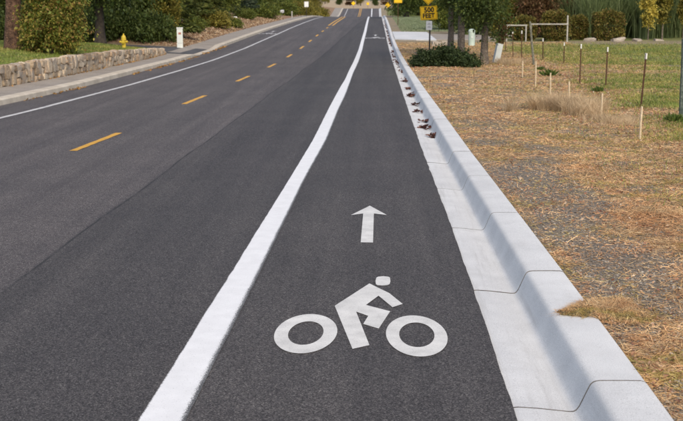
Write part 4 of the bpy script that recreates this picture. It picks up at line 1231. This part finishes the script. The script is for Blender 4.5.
for i in range(9):
    x = -16 + i * 3.9 + random.uniform(-.8, .8); y_ = random.uniform(350, 410)
    m = ['leaf_olive', 'leaf_rust', 'leaf_dark'][(i * 2) % 3]
    tree('horizon_tree', ['leftmost', 'second', 'third', 'fourth', 'middle', 'sixth', 'seventh', 'eighth', 'rightmost'][i] + ' of the small trees on the skyline beyond the far road, counted from left', x, y_, CR[['broad_b', 'bushy', 'con_b'][i % 3]], MAT[m], MAT['bark_dark'], 2.2, .12, 1.15, i, 'tree', 'skyline trees beyond the road end', 190 + i, limbs=3)

# ------------------------------------------------------------------ grass, straw, litter and gravel (uncountable)
def in_view(x, y, margin=1.2):
    # ground within the photograph's view plus a margin on each side
    return (x < y * .262 + margin) & (x > -y * .318 - margin)
def scatter_right(n, y0, y1, power, smin, smax, R):
    u = R.random(n); y_ = y0 * (y1 / y0) ** (u ** power)
    smx = np.minimum(np.maximum(y_ * .262 + 1.2 - kback(y_), .5), smax)
    s = smin + (smx - smin) * R.random(n)
    x = kback(y_) + s
    return x, y_, s
def dry_grass():
    R = np.random.default_rng(200)
    # straw lying flat: the matted base of the verge
    x, y_, s = scatter_right(330000, 4.3, 64, .95, .0, 9, R)
    zz = zones(x, y_)
    keep = (R.random(len(x)) < (1 - .86 * zz['soil'])) & (R.random(len(x)) < (1 - .70 * zz['green']))
    x, y_ = x[keep], y_[keep]; n = len(x)
    P = np.stack([x, y_, terr(x, y_) + .002 + .014 * R.random(n)], 1)
    a = R.normal(size=n) * .9 + 3.14 * R.integers(0, 2, n)
    A = np.stack([np.cos(a), np.sin(a), R.normal(size=n) * .16 + .05], 1)
    L = (.03 + .07 * R.random(n) ** 1.5) * (1 + y_ * .010); W = (.0012 + .00016 * y_) * (.7 + .7 * R.random(n))
    sd = np.stack([-np.sin(a), np.cos(a), R.normal(size=n) * .3], 1)
    V = np.stack([P - sd * W[:, None], P + sd * W[:, None], P + A * L[:, None]], 1).reshape(-1, 3)
    tag(link('matted_straw', mesh_np('matted_straw', V, np.arange(3 * n).reshape(n, 3), MAT['straw'])), 'matted straw lying on the right verge', 'dry grass', kind='stuff')
    # standing dry grass in tufts
    x, y_, s = scatter_right(170000, 4.3, 62, .9, .0, 9, R)
    zz = zones(x, y_)
    tuft = fnoise(x, y_, 2.2, 3)
    keep = (R.random(len(x)) < (1 - .88 * zz['soil'])) & (R.random(len(x)) < (1 - .75 * zz['green'])) & (R.random(len(x)) < sstep(.46, .62, tuft) * 1.2 + .04)
    x, y_, tuft = x[keep], y_[keep], tuft[keep]; n = len(x)
    P = np.stack([x, y_, terr(x, y_) - .004], 1)
    h = (.02 + .06 * R.random(n) ** 1.6) * (.2 + 2.6 * np.clip(tuft - .35, 0, 1)); w = .0011 + .00013 * y_
    V, F = blades(P, h, w * (.7 + .6 * R.random(n)), R, 1.5, 2, flop=R.random(n) * .9)
    tag(link('dry_grass', mesh_np('dry_grass', V, F, MAT['straw'])), 'short straw coloured dry grass on the right verge', 'dry grass', kind='stuff')
    # flat litter
    x, y_, s = scatter_right(80000, 4.3, 50, .9, .02, 7, R)
    zz = zones(x, y_)
    fence = np.exp(-((x - np.interp(y_, [18, 26, 33, 45], [5.2, 5.4, 5.7, 6.0])) / .35) ** 2) * sstep(19, 24, y_)
    keep = (R.random(len(x)) < (1 - .85 * zz['green']) * (1 - .6 * zz['soil']) + fence) & (R.random(len(x)) < .04 + 1.5 * np.clip(fnoise(x + 31, y_, .7, 3) - .33, 0, 1) + fence * .8)
    x, y_ = x[keep], y_[keep]; n = len(x)
    P = np.stack([x, y_, terr(x, y_) + .006 + .012 * R.random(n)], 1)
    A = unit(np.stack([R.normal(size=n), R.normal(size=n), R.normal(size=n) * .35], 1))
    L = (.009 + .018 * R.random(n)) * (1 + y_ * .055)
    V, F = leaf_quads(P, A, L, L * .26, R, .0)
    tag(link('leaf_litter', mesh_np('leaf_litter', V, F, MAT['litter'])), 'brown and tan leaf litter strewn over the right verge', 'leaf litter', kind='stuff')
    # gravel
    x, y_, s = scatter_right(42000, 4.5, 30, .9, .01, 3.5, R)
    zz = zones(x, y_)
    keep = R.random(len(x)) < .05 + .95 * zz['soil']
    x, y_ = x[keep], y_[keep]; n = len(x)
    r = (.004 + .011 * R.random(n) ** 2)
    base = np.array([(1, 0, 0), (0, 1, 0), (-1, 0, 0), (0, -1, 0), (0, 0, .7), (0, 0, -.7)], float)
    V = base[None] * r[:, None, None] * (1 + .5 * R.uniform(-1, 1, (n, 6, 3)))
    V = V + np.stack([x, y_, terr(x, y_) + r * .3], 1)[:, None]
    T = np.array([(0, 1, 4), (1, 2, 4), (2, 3, 4), (3, 0, 4), (1, 0, 5), (2, 1, 5), (3, 2, 5), (0, 3, 5)])
    F = (np.arange(n) * 6)[:, None, None] + T[None]
    tag(link('gravel', mesh_np('gravel', V.reshape(-1, 3), F.reshape(-1, 3), MAT['pebble'])), 'grey gravel along the back of the kerb', 'gravel', kind='stuff')
    # field grass
    x, y_, s = scatter_right(140000, 12, 64, .75, 1.5, 18, R)
    zz = zones(x, y_)
    keep = R.random(len(x)) < zz['green'] * .95 + .03
    x, y_ = x[keep], y_[keep]; n = len(x)
    P = np.stack([x, y_, terr(x, y_) - .005], 1)
    V, F = blades(P, .04 + .07 * R.random(n) * (.5 + fnoise(x, y_, .5, 2)), (.0018 + .00016 * y_), R, .9, 2)
    tag(link('field_grass', mesh_np('field_grass', V, F, MAT['grass_green'])), 'green and yellowing grass of the fenced field', 'grass', kind='stuff')
    # left lawn
    n = 45000
    y_ = R.uniform(28, 51.3, n); d = .28 + 5.5 * R.random(n) ** 1.3
    x = walk(y_) - d
    P = np.stack([x, y_, terr(x, y_) - .005], 1)
    V, F = blades(P, .05 + .05 * R.random(n), .007, R, .8, 2)
    tag(link('lawn_grass', mesh_np('lawn_grass', V, F, MAT['grass_green'])), 'short lawn grass above the left stone wall', 'grass', kind='stuff')
    # mulch chips and needles on the bank
    n = 22000
    y_ = R.uniform(58.5, 120, n); d = .05 + 3.4 * R.random(n)
    x = walk(y_) - d
    P = np.stack([x, y_, terr(x, y_) + .01], 1)
    A = unit(np.stack([R.normal(size=n), R.normal(size=n), R.normal(size=n) * .4], 1))
    L = .06 + .10 * R.random(n)
    V, F = leaf_quads(P, A, L, L * .25, R, 0)
    tag(link('bank_mulch', mesh_np('bank_mulch', V, F, MAT['chip'])), 'brown mulch and needles on the left bank', 'mulch', kind='stuff')
    # far lawn past the driveway
    n = 60000
    y_ = R.uniform(80, 135, n); x = kback(y_) + .6 + 7 * R.random(n)
    P = np.stack([x, y_, terr(x, y_) - .005], 1)
    V, F = blades(P, .05 + .05 * R.random(n), .014, R, .8, 2)
    tag(link('far_lawn', mesh_np('far_lawn', V, F, MAT['lawn_pale'])), 'pale green sprinkled lawn past the right driveway', 'grass', kind='stuff')
dry_grass()

# tan dry brush
def brush(name, label, px, py, w, d, h, n, mat, seed, cat='dry brush'):
    R = np.random.default_rng(seed)
    c = GT(px, py)
    k = 26
    cx = c.x + R.normal(size=k) * w * .36; cy = c.y + R.normal(size=k) * d * .36
    ci = R.integers(0, k, n)
    x = cx[ci] + R.normal(size=n) * .07; y_ = cy[ci] + R.normal(size=n) * .07
    z = terr(x, y_)
    P = np.stack([x - c.x, y_ - c.y, z - tz(c.x, c.y) - .01], 1)
    V, F = blades(P, h * (.5 + .7 * R.random(n)), .0026, R, 1.0, 3)
    o = link(name, mesh_np(name, V, F, mat)); o.location = (c.x, c.y, tz(c.x, c.y))
    return tag(o, label, cat)
brush('dry_brush', 'wispy tan dry brush among the pale stakes', 572, 111, 1.0, 2.0, .38, 6500, MAT['brush'], 301)
brush('dry_brush', 'sparse pale dry stalks right of the wispy brush near the tall stake', 612, 122, .55, 1.0, .20, 1200, MAT['brush'], 302)
brush('dry_brush', 'tan dry tuft at the foot of the leaning tree guard', 512, 64, 1.0, 1.4, .28, 1500, MAT['brush'], 303)
def weed(label, px, py, s, seed):
    R = np.random.default_rng(seed); c = GT(px, py); n = 130
    P = R.normal(size=(n, 3)) * np.array([.05, .05, .02]) * s; P[:, 2] = np.abs(P[:, 2])
    A = unit(np.stack([P[:, 0] * 5, P[:, 1] * 5, .5 + R.random(n)], 1) + R.normal(size=(n, 3)) * .3)
    L = .12 * s * (.6 + .7 * R.random(n))
    V, F = leaf_quads(P, A, L, L * .16, R, .1)
    o = link('weed', mesh_np('weed', V, F, MAT['weed'])); o.location = (c.x, c.y, tz(c.x, c.y) - .01)
    tag(o, label, 'weed', 'green weeds by the fence')
weed('leafy green weed behind the second pale stake', 549.5, 76, 1.5, 311)
weed('small green weed right of the leaning timber foot', 541, 70, .9, 312)
weed('green weed tuft at the white tipped post before the hedges', 598, 92, 1.0, 313)
weed('low green weed at the foot of the wooden edge post', 675, 122, 1.2, 314)

# leaves gathered in the gutter
def leaf_mesh(seed):
    """one dry lobed leaf, curled, about 1 unit long"""
    R = random.Random(seed)
    out = [(0, 0), (.10, .10), (.30, .34), (.34, .16), (.55, .36), (.62, .14), (.82, .22), (1, 0), (.82, -.22), (.62, -.14), (.55, -.36), (.34, -.16), (.30, -.34), (.10, -.10)]
    bm = bmesh.new()
    curl = R.uniform(.3, .9); fold = R.uniform(.3, .9)
    def P(x, y): return (x + R.uniform(-.02, .02), y * R.uniform(.85, 1.1), curl * (x - .5) ** 2 * .9 + fold * abs(y) * .7)
    mid = [bm.verts.new((x, 0, curl * (x - .5) ** 2 * .9)) for x in (.12, .36, .6, .84)]
    rim = [bm.verts.new(P(*p)) for p in out]
    up = rim[0:8]; lo = [rim[0]] + rim[:7:-1] + [rim[7]]
    for side in (up, lo):
        for a, b in zip(side, side[1:]):
            t = (a.co.x + b.co.x) / 2
            m_ = min(mid, key=lambda v: abs(v.co.x - t))
            bm.faces.new((a, b, m_))
        for a, b in zip(mid, mid[1:]):
            t = (a.co.x + b.co.x) / 2
            w = min(side[1:-1], key=lambda v: abs(v.co.x - t))
            bm.faces.new((a, b, w))
    bmesh.ops.recalc_face_normals(bm, faces=bm.faces)
    me = bpy.data.meshes.new('leaf'); bm.to_mesh(me); bm.free()
    me.materials.append(MAT['dead_leaf'])
    return me
MAT['dead_leaf'] = mottled('dark red dry leaf', [(.15, (.035, .014, .012)), (.45, (.085, .030, .024)), (.75, (.15, .07, .05))], 3, bmp=.2, rand=True)
LEAVES = [leaf_mesh(k) for k in range(6)]
RL = random.Random(9)
gl = [(437.7, 136.6, .9, 7, 'nearest small heap of dark reddish leaves in the right gutter'), (434, 128, 1.1, 12, 'second nearest leaf heap in the right gutter, wider than the first'), (431, 122, .9, 7, 'third nearest heap of dark leaves in the right gutter'), (426, 112, 1.0, 11, 'fourth nearest heap of dark leaves in the right gutter'), (421, 105, .9, 8, 'fifth nearest heap of dark leaves in the right gutter'), (417, 96, 1.6, 26, 'largest dark red leaf heap in the right gutter'), (413, 89, 1.0, 9, 'leaf heap just past the largest one in the right gutter'), (409.7, 82, 1.2, 13, 'eighth nearest leaf heap in the right gutter, farthest of the separate ones')]
for i, (px, py, s_, n, lb) in enumerate(gl):
    c = G(px, py, -.01)
    w_ = float(kback(c.y)) - float(gut(c.y))
    e = tag(empty('leaf_heap', (float(gut(c.y)) + w_ * .42, c.y, float(prof(c.y)) - .016)), lb, 'fallen leaves', 'dark leaf heaps in the gutter')
    for k in range(int(n * 1.5)):
        o = link('leaf', RL.choice(LEAVES), None, e)
        L = RL.uniform(.09, .16)
        o.scale = (L, L, L)
        o.location = (max(-.10, min(.04, RL.gauss(-.02, .05 * s_))), RL.gauss(0, .13 * s_), RL.uniform(.0, .02))
        o.rotation_euler = (RL.uniform(-.5, .5), RL.uniform(-.4, .4), RL.uniform(0, 6.28))
def drift(name, label, cat, ys, xs, zs, n, L0, sp, mat, seed, wx=.12):
    """scattered small leaves too many to count"""
    R = np.random.default_rng(seed)
    k = R.integers(0, len(ys), n)
    P = np.stack([xs[k] + (R.normal(size=n) * sp * wx).clip(-.16, .10), ys[k] + R.normal(size=n) * sp, zs[k] + np.abs(R.normal(size=n)) * .012 + .004], 1)
    a = R.random(n) * 6.283
    A = unit(np.stack([np.cos(a), np.sin(a), R.normal(size=n) * .35 + .1], 1))
    L = L0 * (.6 + .8 * R.random(n))
    V, F = leaf_quads(P, A, L, L * .36, R, .2)
    tag(link(name, mesh_np(name, V, F, mat)), label, cat, kind='stuff')
ys_ = np.concatenate([np.random.default_rng(1).uniform(36, 75, 22), np.random.default_rng(2).uniform(60, 120, 24)])
drift('gutter_leaves', 'dark leaves and silt strung along the far gutter', 'fallen leaves', ys_, gut(ys_) + (kback(ys_) - gut(ys_)) * .42, prof(ys_) - .022, 700, .08, .45, MAT['gutter_leaf'], 3)
ys_ = np.random.default_rng(4).uniform(26, 62, 26)
drift('kerb_leaves', 'orange leaves strewn along the foot of the left kerb', 'fallen leaves', ys_, lkerb(ys_) + .07, prof(ys_), 620, .07, .4, MAT['orange_leaf'], 6)

ys_ = np.random.default_rng(14).uniform(26, 51, 40)
drift('wall_foot_leaves', 'brown leaves gathered at the foot of the stone wall', 'fallen leaves', ys_, walk(ys_) + .06, prof(ys_) + .136, 500, .06, .3, MAT['orange_leaf'], 16)
# soil and grass that spill over the kerb top
MAT['spill'] = mottled('spilled soil', [(.3, (.07, .06, .035)), (.5, (.14, .115, .06)), (.7, (.23, .20, .10))], 30, fine=120, fine_amt=.3, bmp=.8, bdist=.01)
def spill():
    R = np.random.default_rng(600)
    cx, cy = 1.52, 8.30
    def cover(x, y2):
        """how thick the spill lies: a ragged wedge, wide at the kerb's back and pointed towards the gutter"""
        t = (x - 1.315) / .25
        half = .05 + .22 * np.clip(t, 0, 1.2); c = 8.20 + .13 * np.clip(t, 0, 1.5)
        ew = (fnoise(x, y2, 18, 4) - .5) * 1.3 + (vnoise(x, y2, 90) - .5) * .5
        return np.minimum(np.minimum(1 - np.abs(y2 - c) / half, t * 1.6 + .2), (1.90 - x) / .2) + ew * .5
    def under(x, y2):
        return np.where(x < kback(y2) - .012, .160, np.maximum(terr(x, y2), .135))
    n = 80
    X, Y = np.meshgrid(np.linspace(cx - .30, cx + .40, n), np.linspace(cy - .36, cy + .44, n), indexing='ij')
    c = cover(X, Y)
    Z = under(X, Y) + np.where(c > 0, .003 + .030 * np.clip(c, 0, 1) ** .7, -.05) + .006 * (fnoise(X, Y, 40, 2) - .5)
    idx = np.arange(n * n).reshape(n, n)
    F = np.stack([idx[:-1, :-1], idx[1:, :-1], idx[1:, 1:], idx[:-1, 1:]], -1).reshape(-1, 4)
    cc = c.ravel()
    F = F[(cc[F] > -.04).any(1)]
    e = tag(empty('soil_spill', (cx, cy, .15)), 'patch of soil and dry grass spilling over the right kerb top', 'soil patch')
    V = np.stack([X - cx, Y - cy, Z - .15], -1).reshape(-1, 3)
    link('soil', mesh_np('soil', V, F, MAT['spill'], True), None, e)
    m = 20000
    x = R.uniform(cx - .30, cx + .40, m); y2 = R.uniform(cy - .36, cy + .44, m)
    k = cover(x, y2); ok = (k > -.10) & (R.random(m) < .35 + k)
    x, y2, k = x[ok], y2[ok], k[ok]; m = len(x)
    P = np.stack([x - cx, y2 - cy, under(x, y2) + .026 * np.clip(k, 0, 1) ** .7 - .15], 1)
    Vb, Fb = blades(P, .014 + .03 * R.random(m), .0019, R, 1.7, 2, flop=R.random(m) * .9)
    link('grass_tuft', mesh_np('grass_tuft', Vb, Fb, MAT['straw']), None, e)
    q = 46
    P = np.stack([1.325 - cx + R.normal(size=q) * .014, R.normal(size=q) * .022 - .11, R.normal(size=q) * .006 - .012], 1)
    A = unit(R.normal(size=(q, 3)) * np.array([1, 1, .5]) + np.array([-.4, -.3, 0]))
    Vc, Fc = leaf_quads(P, A, .03, .007, R)
    link('twig_scrap', mesh_np('twig_scrap', Vc, Fc, MAT['gutter_leaf']), None, e)
spill()
